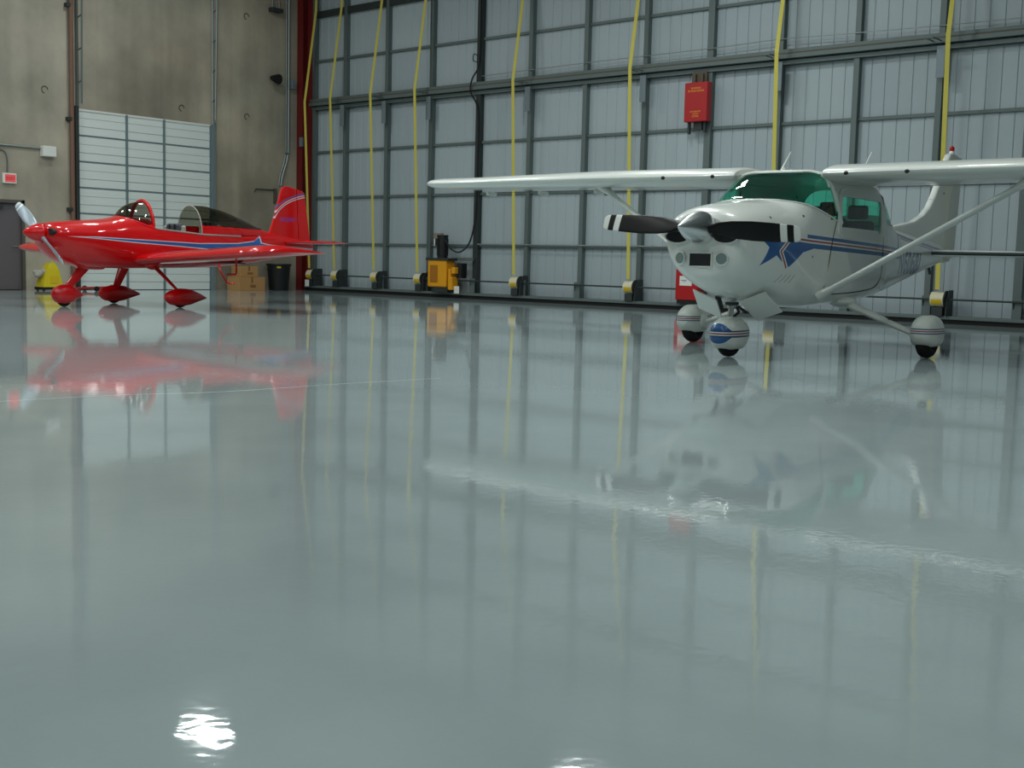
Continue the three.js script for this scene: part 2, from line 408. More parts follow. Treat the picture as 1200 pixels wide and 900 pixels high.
tag(mesh('conduit', rod([6.72, 1.335, 0.13], [13.3, 1.335, 0.13], 0.018), M.galv, scene), 'thin galvanised conduit across the lower bifold door panels', 'conduit');
tag(mesh('safety_cable', tube([[6.75, 5.36, 0.14], [10, 5.40, 0.14], [13.1, 5.41, 0.14], [14.7, 5.44, 0.14], [16.2, 5.40, 0.14], [19.5, 5.34, 0.14], [23, 5.36, 0.14]], 0.009, 80, 6), M.galv, scene), 'thin wire cable strung just above the hinge truss', 'cable');
{ // yellow winch
  const w = thing('door_winch', 'yellow door winch with upright black motor on the bifold door rail', 'winch', [5.84, 0.14, 0.3]);
  mesh('housing', box(-0.42, 0.22, 0.12, 0.8, -0.1, 0.24, 0.04), M.machineYellow, w);
  mesh('access_cover', box(-0.32, -0.06, 0.24, 0.66, 0.24, 0.255, 0.007), M.machineShade, w);
  mesh('top_plate', box(-0.46, 0.3, 0.78, 0.84, -0.14, 0.26), M.steelDark, w);
  mesh('foot', box(-0.24, 0.24, 0.0, 0.13, -0.1, 0.2), M.steelDark, w); mesh('foot', box(-0.4, -0.28, 0, 0.13, -0.06, 0.1), M.steelDark, w);
  const mo = mesh('motor', [new THREE.CylinderGeometry(0.13, 0.13, 0.56, 24).translate(-0.04, 1.12, 0.1), new THREE.CylinderGeometry(0.14, 0.14, 0.05, 24).translate(-0.04, 1.38, 0.1)], M.black, w);
  for (let k = 0; k < 10; k++) { const a = (k / 10) * Math.PI * 2; mesh('fin', box(-0.006, 0.006, 0.9, 1.32, 0.125, 0.145).rotateY(a).translate(-0.04, 0, 0.1), M.black, mo); }
  mesh('terminal_box', box(-0.25, -0.14, 1.14, 1.32, 0.02, 0.16, 0.01), M.black, w);
  mesh('gear_case', [box(0.3, 0.44, 0.06, 0.38, 0.02, 0.26, 0.03), box(0.27, 0.36, 0.3, 0.58, 0.04, 0.22, 0.02)], M.machineYellow, w);
  mesh('encoder', box(0.40, 0.52, 0.46, 0.62, 0.06, 0.24, 0.02), M.machineYellow, w);
  mesh('switch_box', box(0.46, 0.62, 0.36, 0.72, -0.1, 0.12, 0.02), M.black, w);
  mesh('power_cable', [tube([[6.66, 10.0, 0.14], [6.66, 8, 0.13], [6.67, 6, 0.14], [6.63, 5.55, 0.16], [6.56, 5.3, 0.27], [6.52, 5.0, 0.28], [6.62, 4.7, 0.16], [6.66, 4.3, 0.13], [6.66, 3, 0.13], [6.64, 2.0, 0.15], [6.55, 1.4, 0.22], [6.35, 1.14, 0.34], [6.1, 1.2, 0.4], [5.93, 1.42, 0.44]], 0.02, 160, 8), tube([[6.62, 5.85, 0.14], [6.5, 5.9, 0.16], [6.48, 5.75, 0.16], [6.62, 5.7, 0.14]], 0.012, 24, 6)], M.black, w).position.set(-5.84, -0.14, -0.3);
  mesh('cross_arm', box(0.22, 0.8, 0.78, 0.86, -0.14, -0.08), M.steel, w);
}
{ const j = thing('junction_box', 'small white junction box with tan cover beside the winch motor', 'box', [5.42, 1.28, 0.12]);
  mesh('lower_box', box(-0.1, 0.12, 0.0, 0.17, 0, 0.1, 0.008), M.white, j);
  mesh('upper_box', box(-0.12, 0.14, 0.18, 0.32, 0, 0.1, 0.008), std(0x8f7f70, 0.6), j); }
{ // red latch box on the door
  const b = thing('latch_box', 'red metal box with small yellow lettering hung under the hinge truss', 'box', [12.92, 3.8, 0.12]);
  const tex = canvasTexture(256, 384, (c, w, h) => {
    c.fillStyle = '#b0141a'; c.fillRect(0, 0, w, h); c.fillStyle = '#e0a020'; c.textAlign = 'center';
    c.font = 'bold 24px sans-serif'; c.fillText('SCHWEISS', w / 2, 62); c.font = 'bold 25px sans-serif'; c.fillText('BI-FOLD DOORS', w / 2, 90);
    c.font = 'bold 22px sans-serif'; c.fillText('AUTOMATIC', w / 2, 296); c.fillText('LATCH', w / 2, 320); c.fillText('SYSTEM', w / 2, 344);
  });
  mesh('case', box(-0.28, 0.27, 0.12, 0.92, 0.02, 0.2, 0.012), M.boxRed, b);
  mesh('printed_front', new THREE.PlaneGeometry(0.53, 0.78).translate(-0.005, 0.52, 0.201), std(0xffffff, 0.4, 0, { map: tex }), b);
  for (const [x0, x1, y0] of [[-0.24, -0.19, -0.12], [0.14, 0.19, -0.1], [-0.1, 0.1, -0.05]]) mesh('latch_bar', box(x0, x1, y0, 0.14, 0.05, 0.1), M.steelDark, b);
  mesh('hanger', [box(-0.2, 0.16, 0.92, 1.15, 0.04, 0.06), box(-0.12, -0.08, 0.9, 1.1, 0.06, 0.12), box(0.06, 0.1, 0.9, 1.1, 0.06, 0.12)], M.steelRust, b);
}
{ // red control box standing on the rail
  const b = thing('control_box', 'red control box with white paper notice on the bifold door rail', 'box', [12.98, 0.14, 0.3]);
  mesh('case', box(-0.27, 0.27, 0.08, 0.72, -0.08, 0.2, 0.015), M.boxRed, b);
  mesh('base', box(-0.24, 0.24, 0.0, 0.08, -0.06, 0.18), M.black, b);
  const tex = canvasTexture(128, 96, (c, w, h) => { c.fillStyle = '#e6e6e2'; c.fillRect(0, 0, w, h); c.fillStyle = '#555a60'; c.fillRect(14, 40, 60, 6); c.fillRect(84, 34, 30, 5); c.fillRect(30, 54, 40, 4); });
  mesh('notice', new THREE.PlaneGeometry(0.3, 0.2).translate(-0.02, 0.48, 0.202), std(0xffffff, 0.6, 0, { map: tex }), b);
}

// ------------------------------------------------------------------ left wall doors and fittings
{
  const d = structure('door_2', 'white sectional overhead door of ribbed steel panels behind the red airplane', 'door');
  const stiles = [RD.z0, 4.51, 5.56, RD.z1], sh = RD.h / 7;
  for (let k = 0; k < 7; k++) for (let j = 0; j < 3; j++) {     // each section in three bays; three stepped strips to a section
    const g = [];
    for (let s = 0; s < 3; s++) {
      const y0 = k * sh + 0.012 + (s * (sh - 0.02)) / 3, y1 = y0 + (sh - 0.02) / 3 - 0.016;
      g.push(box(-0.05, -0.018 + (s === 1 ? 0.006 : 0), y0, y1, stiles[j], stiles[j + 1]));
    }
    g.push(box(-0.06, -0.036, k * sh + 0.004, (k + 1) * sh - 0.004, stiles[j], stiles[j + 1]));
    mesh('panel', g, M.doorWhite, d);
  }
  for (let k = 1; k < 7; k++) mesh('rail', box(-0.045, -0.004, k * sh - 0.014, k * sh + 0.014, RD.z0, RD.z1), M.doorFrame, d);
  mesh('top_rail', box(-0.045, 0.004, RD.h - 0.045, RD.h, RD.z0, RD.z1), M.white, d);
  for (const z of stiles) mesh('stile', box(-0.05, 0.008, 0.01, RD.h - 0.01, z - 0.03, z + 0.03), M.doorFrame, d);
  const kick = box(-0.055, -0.03, 0, 0.03, RD.z0, RD.z1); mesh('bottom_seal', kick, M.rubber, d);
  for (const [z, s] of [[RD.z1, 1], [RD.z0, -1]]) mesh('jamb', [box(0.002, 0.09, 0, RD.h + 0.05, z + (s > 0 ? 0.01 : -0.1), z + (s > 0 ? 0.1 : -0.01))], s > 0 ? M.steelDark : M.doorFrame, d);
  // vertical-lift tracks up to the roof
  for (const [z, s] of [[RD.z1 + 0.02, 1], [RD.z0 - 0.02, -1]]) {
    const top = 9.9;
    mesh('track', [rod([0.05, RD.h, z], [0.05, top, z], 0.03, 0.03, 8), rod([0.2, RD.h + 0.1, z - s * 0.02], [0.32, top, z - s * 0.02], 0.022, 0.022, 8)], s > 0 ? M.steel : M.galv, d);
    for (let y = RD.h + 0.6; y < top; y += 0.75) { const t = (y - RD.h) / (top - RD.h); mesh('track_bracket', rod([0.03, y - 0.04, z], [lerp(0.2, 0.32, t), y + 0.04, z - s * 0.02], 0.016, 0.016, 6), M.steel, d); }
  }
}
{
  const d = structure('door_3', 'grey steel personnel door under the exit sign', 'door');
  mesh('leaf', box(-0.12, -0.07, 0.01, PD.h - 0.05, PD.z0 + 0.06, PD.z1 - 0.06), M.doorGrey, d);
  mesh('frame', [box(-0.2, 0.02, 0, PD.h, PD.z0, PD.z0 + 0.07), box(-0.2, 0.02, 0, PD.h, PD.z1 - 0.07, PD.z1), box(-0.2, 0.02, PD.h - 0.07, PD.h, PD.z0, PD.z1)], M.doorGreyFrame, d);
  mesh('closer', box(-0.07, 0.0, PD.h - 0.2, PD.h - 0.13, PD.z0 + 0.5, PD.z0 + 0.78), M.steelDark, d);
  mesh('handle', [rod([-0.07, 1.0, PD.z0 + 0.16], [-0.02, 1.0, PD.z0 + 0.16], 0.012), rod([-0.02, 1.0, PD.z0 + 0.16], [-0.02, 1.0, PD.z0 + 0.28], 0.01)], M.galv, d);
}
{
  const e = thing('exit_sign', 'lit red exit sign above the grey steel door', 'sign', [0.0, 2.41, 8.56]);
  mesh('case', box(0.0, 0.06, 0, 0.23, -0.16, 0.16, 0.012), M.white, e);
  const tex = canvasTexture(192, 128, (c, w, h) => { c.fillStyle = '#ff6a6a'; c.fillRect(0, 0, w, h); c.fillStyle = '#c02030'; c.font = 'bold 74px sans-serif'; c.textAlign = 'center'; c.fillText('EXIT', w / 2, 92); });
  mesh('face', new THREE.PlaneGeometry(0.25, 0.17).rotateY(Math.PI / 2).translate(0.062, 0.115, -0.01), std(0x000000, 0.5, 0, { emissive: 0xffffff, emissiveMap: tex, emissiveIntensity: 0.6 }), e);
  const pl = new THREE.RectAreaLight(0xff4040, 0.5, 0.25, 0.17); pl.position.set(0.066, 0.115, -0.01); pl.rotation.y = -Math.PI / 2; e.add(pl);
}
{
  const b = thing('electrical_box', 'white electrical box at the end of a wall conduit', 'box', [0, 3.08, 7.635]);
  mesh('case', box(0, 0.14, 0, 0.24, -0.165, 0.165, 0.01), M.white, b);
  mesh('cover', box(0.14, 0.146, 0.015, 0.225, -0.15, 0.15), M.white, b);
}
tag(mesh('conduit', [rod([0.03, 3.26, 7.8], [0.03, 3.27, 10.5], 0.022)], M.galv, scene), 'straight conduit running along the concrete wall to the electrical box', 'conduit');
tag(mesh('conduit', tube([[0.02, 3.16, 9.6], [0.02, 3.16, 8.85], [0.02, 3.12, 8.66], [0.02, 2.95, 8.6], [0.02, 2.64, 8.6]], 0.012, 30, 6), M.steel, scene), 'bent thin conduit dropping to the exit sign', 'conduit');
{
  const p = thing('downpipe', 'brown vertical pipe beside the white overhead door', 'pipe', [0, 0, 7.045]);
  mesh('pipe', rod([0.08, 0.02, 0], [0.08, 10.3, 0], 0.055), M.brownPipe, p);
  for (const y of [1.9, 4.0, 6.6, 8.6]) mesh('clamp', box(0, 0.13, y - 0.04, y + 0.04, -0.02, 0.12), M.steelDark, p);
}
{
  const p = thing('conduit_bundle', 'pair of galvanised conduits bending near the corner column', 'conduit', [0, 0, 0]);
  mesh('conduit', tube([[0.05, 10.3, 0.62], [0.05, 7, 0.62], [0.05, 4, 0.62], [0.05, 3.75, 0.63], [0.05, 3.5, 0.68], [0.05, 3.1, 0.82], [0.05, 2.85, 0.86]], 0.03, 80), M.galv, p);
  mesh('conduit', tube([[0.05, 10.3, 0.7], [0.05, 7, 0.7], [0.05, 4, 0.7], [0.05, 3.75, 0.71], [0.05, 3.5, 0.76], [0.05, 3.1, 0.9], [0.05, 2.85, 0.94]], 0.016, 80), M.galv, p);
  mesh('pull_box', box(0, 0.12, 5.5, 5.75, 0.44, 0.56, 0.01), M.plateGrey, p);
}
{
  const p = thing('bracket_arm', 'thin steel bracket arm on the concrete wall above the cartons', 'bracket', [0, 2.66, 1.04]);
  mesh('arm', [rod([0.03, 0.06, 0.02], [0.03, 0.05, 0.66], 0.015), rod([0.03, 0.05, 0.66], [0.03, -0.03, 0.7], 0.012)], M.steelDark, p);
  mesh('mount', box(0, 0.05, -0.3, 0.1, -0.05, 0.05), M.steelRust, p);
}
{
  const p = thing('security_camera', 'small black camera mounted high on the concrete wall', 'camera', [0, 5.66, 1.08]);
  mesh('mount', disc([0.03, 0.03, 0], [1, 0, 0], 0.06, 0.06), M.black, p);
  mesh('body', new THREE.CylinderGeometry(0.06, 0.14, 0.28, 20).rotateX(Math.PI / 2).rotateY(Math.PI * 0.05).translate(0.2, 0.02, 0.12), M.black, p);
}
{
  const p = thing('cage_fixture', 'dark cage fixture high on the concrete wall near the corner', 'fixture', [0, 7.45, 1.12]);
  mesh('base', box(0, 0.2, 0, 0.1, -0.2, 0.16, 0.01), M.steelDark, p);
  mesh('rod', [rod([0.1, 0.1, -0.12], [0.1, 0.7, -0.12], 0.012), rod([0.1, 0.1, 0.1], [0.1, 0.7, 0.1], 0.012)], M.galv, p);
}
// ------------------------------------------------------------------ things standing along the left wall
function carton(name, label, [x, y, z], [w, h, d], turn) {
  const c = thing(name, label, 'carton', [x, y, z], turn);
  mesh('body', box(-w / 2, w / 2, 0, h - 0.004, -d / 2, d / 2, 0.006), M.card, c);
  mesh('flap', box(-w / 2 + 0.003, -0.003, h - 0.004, h, -d / 2 + 0.003, d / 2 - 0.003), M.card, c);
  mesh('flap', box(0.003, w / 2 - 0.003, h - 0.004, h, -d / 2 + 0.003, d / 2 - 0.003), M.card, c);
  mesh('tape', [box(-0.03, 0.03, h, h + 0.0015, -d / 2, d / 2), box(w / 2, w / 2 + 0.0015, h * 0.55, h, -0.03, 0.03)], M.cardTape, c);
  mesh('print', box(w / 2, w / 2 + 0.001, h * 0.2, h * 0.42, -0.12, 0.06), M.cardTape, c);
}
carton('carton', 'wide brown cardboard carton at the bottom, against the concrete wall', [0.34, 0, 2.24], [0.5, 0.36, 0.86], 0.02);
carton('carton', 'smaller brown carton stacked on the wide one', [0.32, 0.362, 2.28], [0.42, 0.28, 0.56], -0.03);
{
  const b = thing('trash_bin', 'tall black plastic trash bin with yellow label beside the cartons', 'bin', [0.42, 0, 1.22]);
  const prof = [[0.0, 0.0], [0.25, 0.0], [0.26, 0.02], [0.31, 0.66], [0.34, 0.67], [0.34, 0.72], [0.315, 0.72], [0.3, 0.68], [0.24, 0.03], [0.0, 0.03]].map((p) => new THREE.Vector2(...p));
  mesh('body', new THREE.LatheGeometry(prof, 40), M.black, b);
  mesh('label', new THREE.CylinderGeometry(0.311, 0.309, 0.045, 8, 1, true, 0.75, 0.35).translate(0, 0.625, 0), M.labelYellow, b);
  for (const s of [-1, 1]) mesh('handle', box(-0.06, 0.06, 0.56, 0.6, s * 0.325 - 0.025, s * 0.325 + 0.025, 0.01), M.black, b);
}
{
  const b = thing('mop_bucket', 'yellow wheeled mop bucket standing by the brown pipe', 'bucket', [0.5, 0, 7.92]);
  const hull = (w0, d0, w1, d1, h) => { const g = new THREE.BoxGeometry(1, h, 1, 1, 1, 1), p = g.attributes.position; for (let i = 0; i < p.count; i++) { const t = p.getY(i) > 0; p.setXYZ(i, p.getX(i) * (t ? w1 : w0), p.getY(i) + h / 2, p.getZ(i) * (t ? d1 : d0)); } g.computeVertexNormals(); return g; };
  mesh('tub', hull(0.34, 0.5, 0.26, 0.3, 0.44).translate(0, 0.08, -0.04), std(0xd8c21a, 0.5), b);
  mesh('wringer', hull(0.22, 0.26, 0.16, 0.14, 0.12).translate(0, 0.52, -0.06), std(0xd8c21a, 0.5), b);
  mesh('base', box(-0.17, 0.17, 0.03, 0.09, -0.3, 0.24), M.black, b);
  mesh('mop_head', [[0, 0.4, 0.2, 0.1], [0.04, 0.44, 0.12, 0.09], [-0.03, 0.42, 0.27, 0.08], [0.02, 0.36, 0.26, 0.08]].map(([x, y, z, r]) => new THREE.SphereGeometry(r, 14, 10).scale(0.9, 0.8, 1).translate(x, y, z)), std(0xa9a59c, 0.9), b);
  mesh('grip', tube([[0, 0.6, -0.1], [0, 0.72, -0.13], [0, 0.76, -0.18]], 0.015, 16), std(0xd8c21a, 0.5), b);
  for (const [x, z] of [[0.14, 0.18], [-0.14, 0.18], [0.14, -0.26], [-0.14, -0.26]]) mesh('caster', new THREE.CylinderGeometry(0.03, 0.03, 0.025, 14).rotateZ(Math.PI / 2).translate(x, 0.03, z), M.rubber, b);
  mesh('side_panel', box(0.16, 0.175, 0.18, 0.34, -0.16, 0.02, 0.005), M.labelYellow, b);
}
{
  const b = thing('tow_bar', 'low red tow bar with two small wheels lying before the overhead door', 'tow bar', [0.75, 0, 7.0], 0.06);
  mesh('bar', [rod([0, 0.09, -0.65], [0, 0.06, 0.4], 0.03), rod([0, 0.08, -0.5], [0.22, 0.06, 0.0], 0.02), rod([0, 0.08, -0.5], [-0.22, 0.06, 0.0], 0.02)], std(0xa3231d, 0.5), b);
  for (const s of [-1, 1]) mesh('wheel', new THREE.CylinderGeometry(0.06, 0.06, 0.04, 18).rotateZ(Math.PI / 2).translate(s * 0.24, 0.06, 0), M.rubber, b);
  mesh('handle', rod([-0.16, 0.13, -0.65], [0.16, 0.13, -0.65], 0.016), M.steelDark, b);
}

// ------------------------------------------------------------------ high bay lamps
{
  const glow = new THREE.MeshStandardMaterial({ color: 0x000000, emissive: new THREE.Color(0.92, 1, 0.965), emissiveIntensity: 20 });
  const shell = std(0xcfd3d4, 0.4, 0.3);
  LAMP_SPOTS.forEach(([x, z, y = LAMP_Y]) => {
    const l = thing('high_bay_lamp', 'rectangular white high bay lamp hanging from the hangar ceiling', 'lamp', [x, y, z], 0, 'high bay lamps under the ceiling');
    const hood = new THREE.BufferGeometry();
    const q = [[-0.63, 0, -0.33], [0.63, 0, -0.33], [0.63, 0, 0.33], [-0.63, 0, 0.33], [-0.5, 0.14, -0.22], [0.5, 0.14, -0.22], [0.5, 0.14, 0.22], [-0.5, 0.14, 0.22]];
    hood.setAttribute('position', new THREE.Float32BufferAttribute(q.flat(), 3));
    hood.setIndex([0, 4, 1, 1, 4, 5, 1, 5, 2, 2, 5, 6, 2, 6, 3, 3, 6, 7, 3, 7, 0, 0, 7, 4, 4, 7, 5, 5, 7, 6]);
    const hg = hood.toNonIndexed(); hg.computeVertexNormals();
    mesh('hood', hg, shell, l);
    mesh('diffuser', new THREE.PlaneGeometry(1.2, 0.6).rotateX(Math.PI / 2).translate(0, 0.01, 0), glow, l);
    for (const s of [-1, 1]) mesh('hanger', rod([s * 0.4, 0.14, 0], [s * 0.4, ROOM.h - y, 0], 0.008, 0.008, 6), M.galv, l);
    const a = new THREE.RectAreaLight(new THREE.Color(0.92, 1, 0.965), LAMP_POWER, 1.2, 0.6);
    a.position.set(0, -0.01, 0); a.rotation.x = -Math.PI / 2; l.add(a);
  });
}

// ------------------------------------------------------------------ white high-wing airplane
{
  const A = thing('high_wing_airplane', 'white high-wing airplane with blue star and stripes and green windshield', 'airplane', [20.18, 0, 10.23], rad(2.5));
  const F0 = -5.45, F1 = 1.6, Y0 = 0.45, Y1 = 2.0;
  const paint = canvasTexture(2048, 1024, (c, W, H) => {
    c.fillStyle = '#e4e7e2'; c.fillRect(0, 0, W, H);
    for (const side of [0, 1]) {
      const px = (f) => ((f - F0) / (F1 - F0)) * W, py = (y) => (side === 0 ? 0 : H / 2) + (1 - (y - Y0) / (Y1 - Y0)) * (H / 2);
      const poly = (pts, col) => { c.fillStyle = col; c.beginPath(); pts.forEach(([f, y], i) => (i ? c.lineTo(px(f), py(y)) : c.moveTo(px(f), py(y)))); c.closePath(); c.fill(); };
      const line = (pts, w, col) => { c.strokeStyle = col; c.lineWidth = w * (H / 2) / (Y1 - Y0); c.lineJoin = 'round'; c.beginPath(); pts.forEach(([f, y], i) => (i ? c.lineTo(px(f), py(y)) : c.moveTo(px(f), py(y)))); c.stroke(); };
      const blue = '#0e5596', red = '#a03038', white = '#e4e7e2';
      // star on the cowling
      const star = []; for (let k = 0; k < 10; k++) { const a = Math.PI / 2 + (k * Math.PI) / 5, r = k % 2 ? 0.11 : k === 0 ? 0.14 : 0.27; star.push([0.97 + 1.3 * r * Math.cos(a), 1.16 + r * Math.sin(a)]); }
      poly(star, blue);
      // stripes running aft
      poly([[0.82, 1.21], [0.62, 1.25], [0.36, 1.2], [-2.75, 1.125], [-2.75, 1.075], [0.2, 1.135], [0.45, 1.09], [0.72, 0.935], [0.86, 1.06]], blue);
      poly([[0.36, 1.275], [-2.75, 1.2], [-2.75, 1.155], [0.36, 1.225]], blue);
      const run = [[0.755, 0.925], [0.9, 1.09], [0.75, 1.205], [0.62, 1.225], [0.3, 1.212], [-2.75, 1.14]];
      line(run, 0.052, white); line(run, 0.018, red);
      // tail band
      poly([[-2.6, 1.40], [-2.66, 1.36], [-5.3, 1.22], [-5.3, 1.25]], blue);
      poly([[-2.6, 1.40], [-2.56, 1.12], [-2.62, 1.12], [-2.68, 1.36]], blue);
      line([[-2.72, 1.14], [-2.78, 1.335], [-5.3, 1.20]], 0.014, red);
      // registration
      c.save(); c.fillStyle = '#123a70'; c.font = 'bold 118px sans-serif'; c.textAlign = 'left'; c.textBaseline = 'alphabetic';
      if (side === 0) { c.translate(px(-2.7), py(0.9)); c.scale(-0.98, 1.04); } else { c.translate(px(-4.12), py(0.9)); c.scale(0.98, 1.04); }
      c.strokeStyle = '#123a70'; c.lineWidth = 5; c.strokeText('N6068J', 0, 0); c.fillText('N6068J', 0, 0); c.restore();
      // engine cowl louvres and small marks
      for (let k = 0; k < 4; k++) line([[0.78 - k * 0.07, 0.86], [0.83 - k * 0.07, 0.78]], 0.008, '#9a958a');
      c.fillStyle = '#3c4a48'; for (const [f, y] of [[0.22, 1.05], [1.0, 1.42], [0.4, 1.46]]) { c.beginPath(); c.arc(px(f), py(y), 4, 0, 7); c.fill(); }
    }
  });
  const paintM = phys({ color: 0xffffff, map: paint, roughness: 0.35, clearcoat: 0.8, clearcoatRoughness: 0.06 });
  const whiteM = phys({ color: 0xdfe2dd, roughness: 0.35, clearcoat: 0.7, clearcoatRoughness: 0.08 });
  const glass = phys({ color: new THREE.Color(0.34, 0.92, 0.74), transmission: 1, thickness: 0, roughness: 0.02, ior: 1.5 });
  const chrome = std(0xe4e6e6, 0.27, 1);
  const interior = std(0x1d2220, 0.8);
  const UV = [F0, F1, Y0, Y1];
  const B = makeBody([
    [1.52, 1.41, 0.90, 0.28, 1.20, 2.3, 2.1], [1.49, 1.455, 0.83, 0.38, 1.20, 2.3, 2.0], [1.42, 1.495, 0.765, 0.45, 1.19, 2.4, 1.95], [1.25, 1.535, 0.695, 0.50, 1.18, 2.5, 2.0], [0.95, 1.58, 0.625, 0.55, 1.15, 2.6, 2.2], [0.62, 1.615, 0.57, 0.575, 1.12, 2.7, 2.8],
    [0.5, 1.635, 0.55, 0.58, 1.1, 3.0, 3.2], [0.2, 1.80, 0.515, 0.585, 1.1, 4.4, 3.6], [-0.05, 1.925, 0.505, 0.585, 1.1, 5.5, 4], [-0.2, 1.97, 0.505, 0.585, 1.1, 6, 4], [-0.5, 1.985, 0.515, 0.585, 1.1, 6, 4], [-1.55, 1.97, 0.56, 0.57, 1.1, 6, 4],
    [-1.9, 1.88, 0.59, 0.545, 1.12, 5, 4], [-2.3, 1.66, 0.625, 0.48, 1.14, 4, 3.6], [-2.7, 1.52, 0.665, 0.42, 1.14, 3, 3.2], [-3.5, 1.44, 0.775, 0.30, 1.14, 2.6, 2.8], [-4.5, 1.38, 0.92, 0.17, 1.16, 2.4, 2.4], [-5.4, 1.33, 1.06, 0.05, 1.2, 2.2, 2.2],
  ]);
  const fs = [...steps(-5.4, -1.95, 50), ...steps(-1.93, 0.62, 160), ...steps(0.65, 1.52, 40)];
  const inShield = (x, y, f) => f > -0.48 && f < 0.54 && y > 1.425 + ((f + 0.45) / 0.95) * 0.20 && f > -0.46 + ((y - 1.42) / 0.5) * 0.30 && y < 1.955;
  const rr = (f, y, f0, f1, y0, y1, r) => { const dx = Math.max(f0 + r - f, f - (f1 - r), 0), dy = Math.max(y0 + r - y, y - (y1 - r), 0); return f > f0 && f < f1 && y > y0 && y < y1 && Math.hypot(dx, dy) <= r; };
  const WF = [-1.66, -0.46], WY = [1.335, 1.725];
  const inSide = (x, y, f) => rr(f, y, WF[0], WF[1], WY[0], WY[1], 0.07);
  const inRear = (x, y, f) => f > -2.42 && f < -1.9 && y > 1.47;
  const fus = mesh('fuselage', [skin(B, fs, 96, (x, y, f) => !inShield(x, y, f) && !inSide(x, y, f) && !inRear(x, y, f), { uvBox: UV }), cap(B, 1.52, 1, [0.99, 0.99])], paintM, A);
  const onSide = (f, y, off = 0) => [B.X(f, y) + off, y, f];
  mesh('windshield', skin(B, fs.filter((f) => f > -0.56 && f < 0.62), 96, inShield, { offset: -0.003 }), glass, A);
  // windshield frame following the opening
  {
    const pts = []; for (let i = 0; i <= 10; i++) { const f = lerp(-0.45, 0.5, i / 10), y = 1.425 + ((f + 0.45) / 0.95) * 0.20; pts.push([Math.max(0.0, B.X(f, y)), y, f]); }
    for (const s of [1, -1]) {
      const pill = steps(0, 1, 8).map((t) => { const y = 1.42 + t * 0.5, f = -0.46 + t * 0.30; return [s * (B.X(f, y) + 0.002), y, f]; });
      mesh('windshield_pillar', tube(pill, 0.028, 24, 8), whiteM, A);
    }
    const base = [...pts.map(([x, y, f]) => [x + 0.001, y, f]), ...pts.slice().reverse().map(([x, y, f]) => [-x - 0.001, y, f])];
    mesh('windshield_base', tube(base, 0.009, 80, 8), whiteM, A);
    const top = steps(-1, 1, 16).map((t) => { const a = t * 1.05; const p = B.P(-0.175, Math.abs(a)); return [Math.sign(t) * p.x, p.y + 0.002, p.z]; });
    mesh('windshield_top_strip', tube(top, 0.014, 40, 8), whiteM, A);
  }
  for (const s of [1, -1]) {
    const door = mesh('cabin_door', (() => {   // slightly proud frame of the door round its window
      const g = [], ring = (f0, f1, y0, y1, r) => { const o = []; const N = 10; for (const [cf, cy, a0] of [[f1 - r, y1 - r, 0], [f0 + r, y1 - r, 1], [f0 + r, y0 + r, 2], [f1 - r, y0 + r, 3]]) for (let k = 0; k <= N; k++) { const a = (a0 + k / N) * Math.PI / 2; o.push([cf + r * Math.cos(a), cy + r * Math.sin(a)]); } return o; };
      const outer = ring(WF[0] - 0.07, WF[1] + 0.07, WY[0] - 0.07, WY[1] + 0.07, 0.12), inner = ring(WF[0] + 0.012, WF[1] - 0.012, WY[0] + 0.012, WY[1] - 0.012, 0.06);
      const pos = [], idx = [], n = outer.length;
      for (let i = 0; i < n; i++) for (const [p, off] of [[outer[i], -0.004], [outer[i], 0.012], [inner[i], 0.012], [inner[i], -0.02]]) { const [x, y, f] = onSide(p[0], p[1], off); pos.push(s * x, y, f); }
      for (let i = 0; i < n; i++) for (let k = 0; k < 3; k++) { const a = 4 * i + k, b = 4 * ((i + 1) % n) + k; if (s > 0) idx.push(a, a + 1, b, b, a + 1, b + 1); else idx.push(a, b, a + 1, b, b + 1, a + 1); }
      const gg = new THREE.BufferGeometry(); gg.setAttribute('position', new THREE.Float32BufferAttribute(pos, 3)); gg.setIndex(idx); gg.computeVertexNormals(); return toCreasedNormals(gg, 0.5);
    })(), whiteM, A);
    mesh('window', skin(B, fs.filter((f) => f > WF[0] - 0.06 && f < WF[1] + 0.06), 96, (x, y, f) => x * s > 0 && inSide(x, y, f), { offset: -0.003 }), glass, door);
    const seam = [[-0.33, 1.78], [-0.36, 1.5], [-0.28, 1.27], [-0.2, 1.0], [-0.16, 0.72], [-0.3, 0.66], [-1.4, 0.70], [-1.74, 0.8], [-1.79, 1.1], [-1.78, 1.7], [-1.7, 1.8]];
    mesh('door_seal', tube(seam.map(([f, y]) => { const [x, yy, ff] = onSide(f, y, -0.002); return [s * x, yy, ff]; }), 0.0075, 120, 6, false), std(0x2b3032, 0.8), door);
    mesh('door_handle', box(s > 0 ? 0.57 : -0.6, s > 0 ? 0.6 : -0.57, 1.0, 1.03, -1.6, -1.45, 0.008), chrome, door);
  }
  mesh('rear_window', skin(B, fs.filter((f) => f > -2.5 && f < -1.8), 96, inRear, { offset: -0.003 }), glass, A);
  // cabin inside
  mesh('instrument_panel', [box(-0.48, 0.48, 1.1, 1.45, 0.18, 0.26, 0.02), box(-0.5, 0.5, 1.44, 1.5, 0.1, 0.42, 0.02)], interior, A);
  mesh('cabin_floor', box(-0.5, 0.5, 0.72, 0.76, -1.9, 0.3), interior, A);
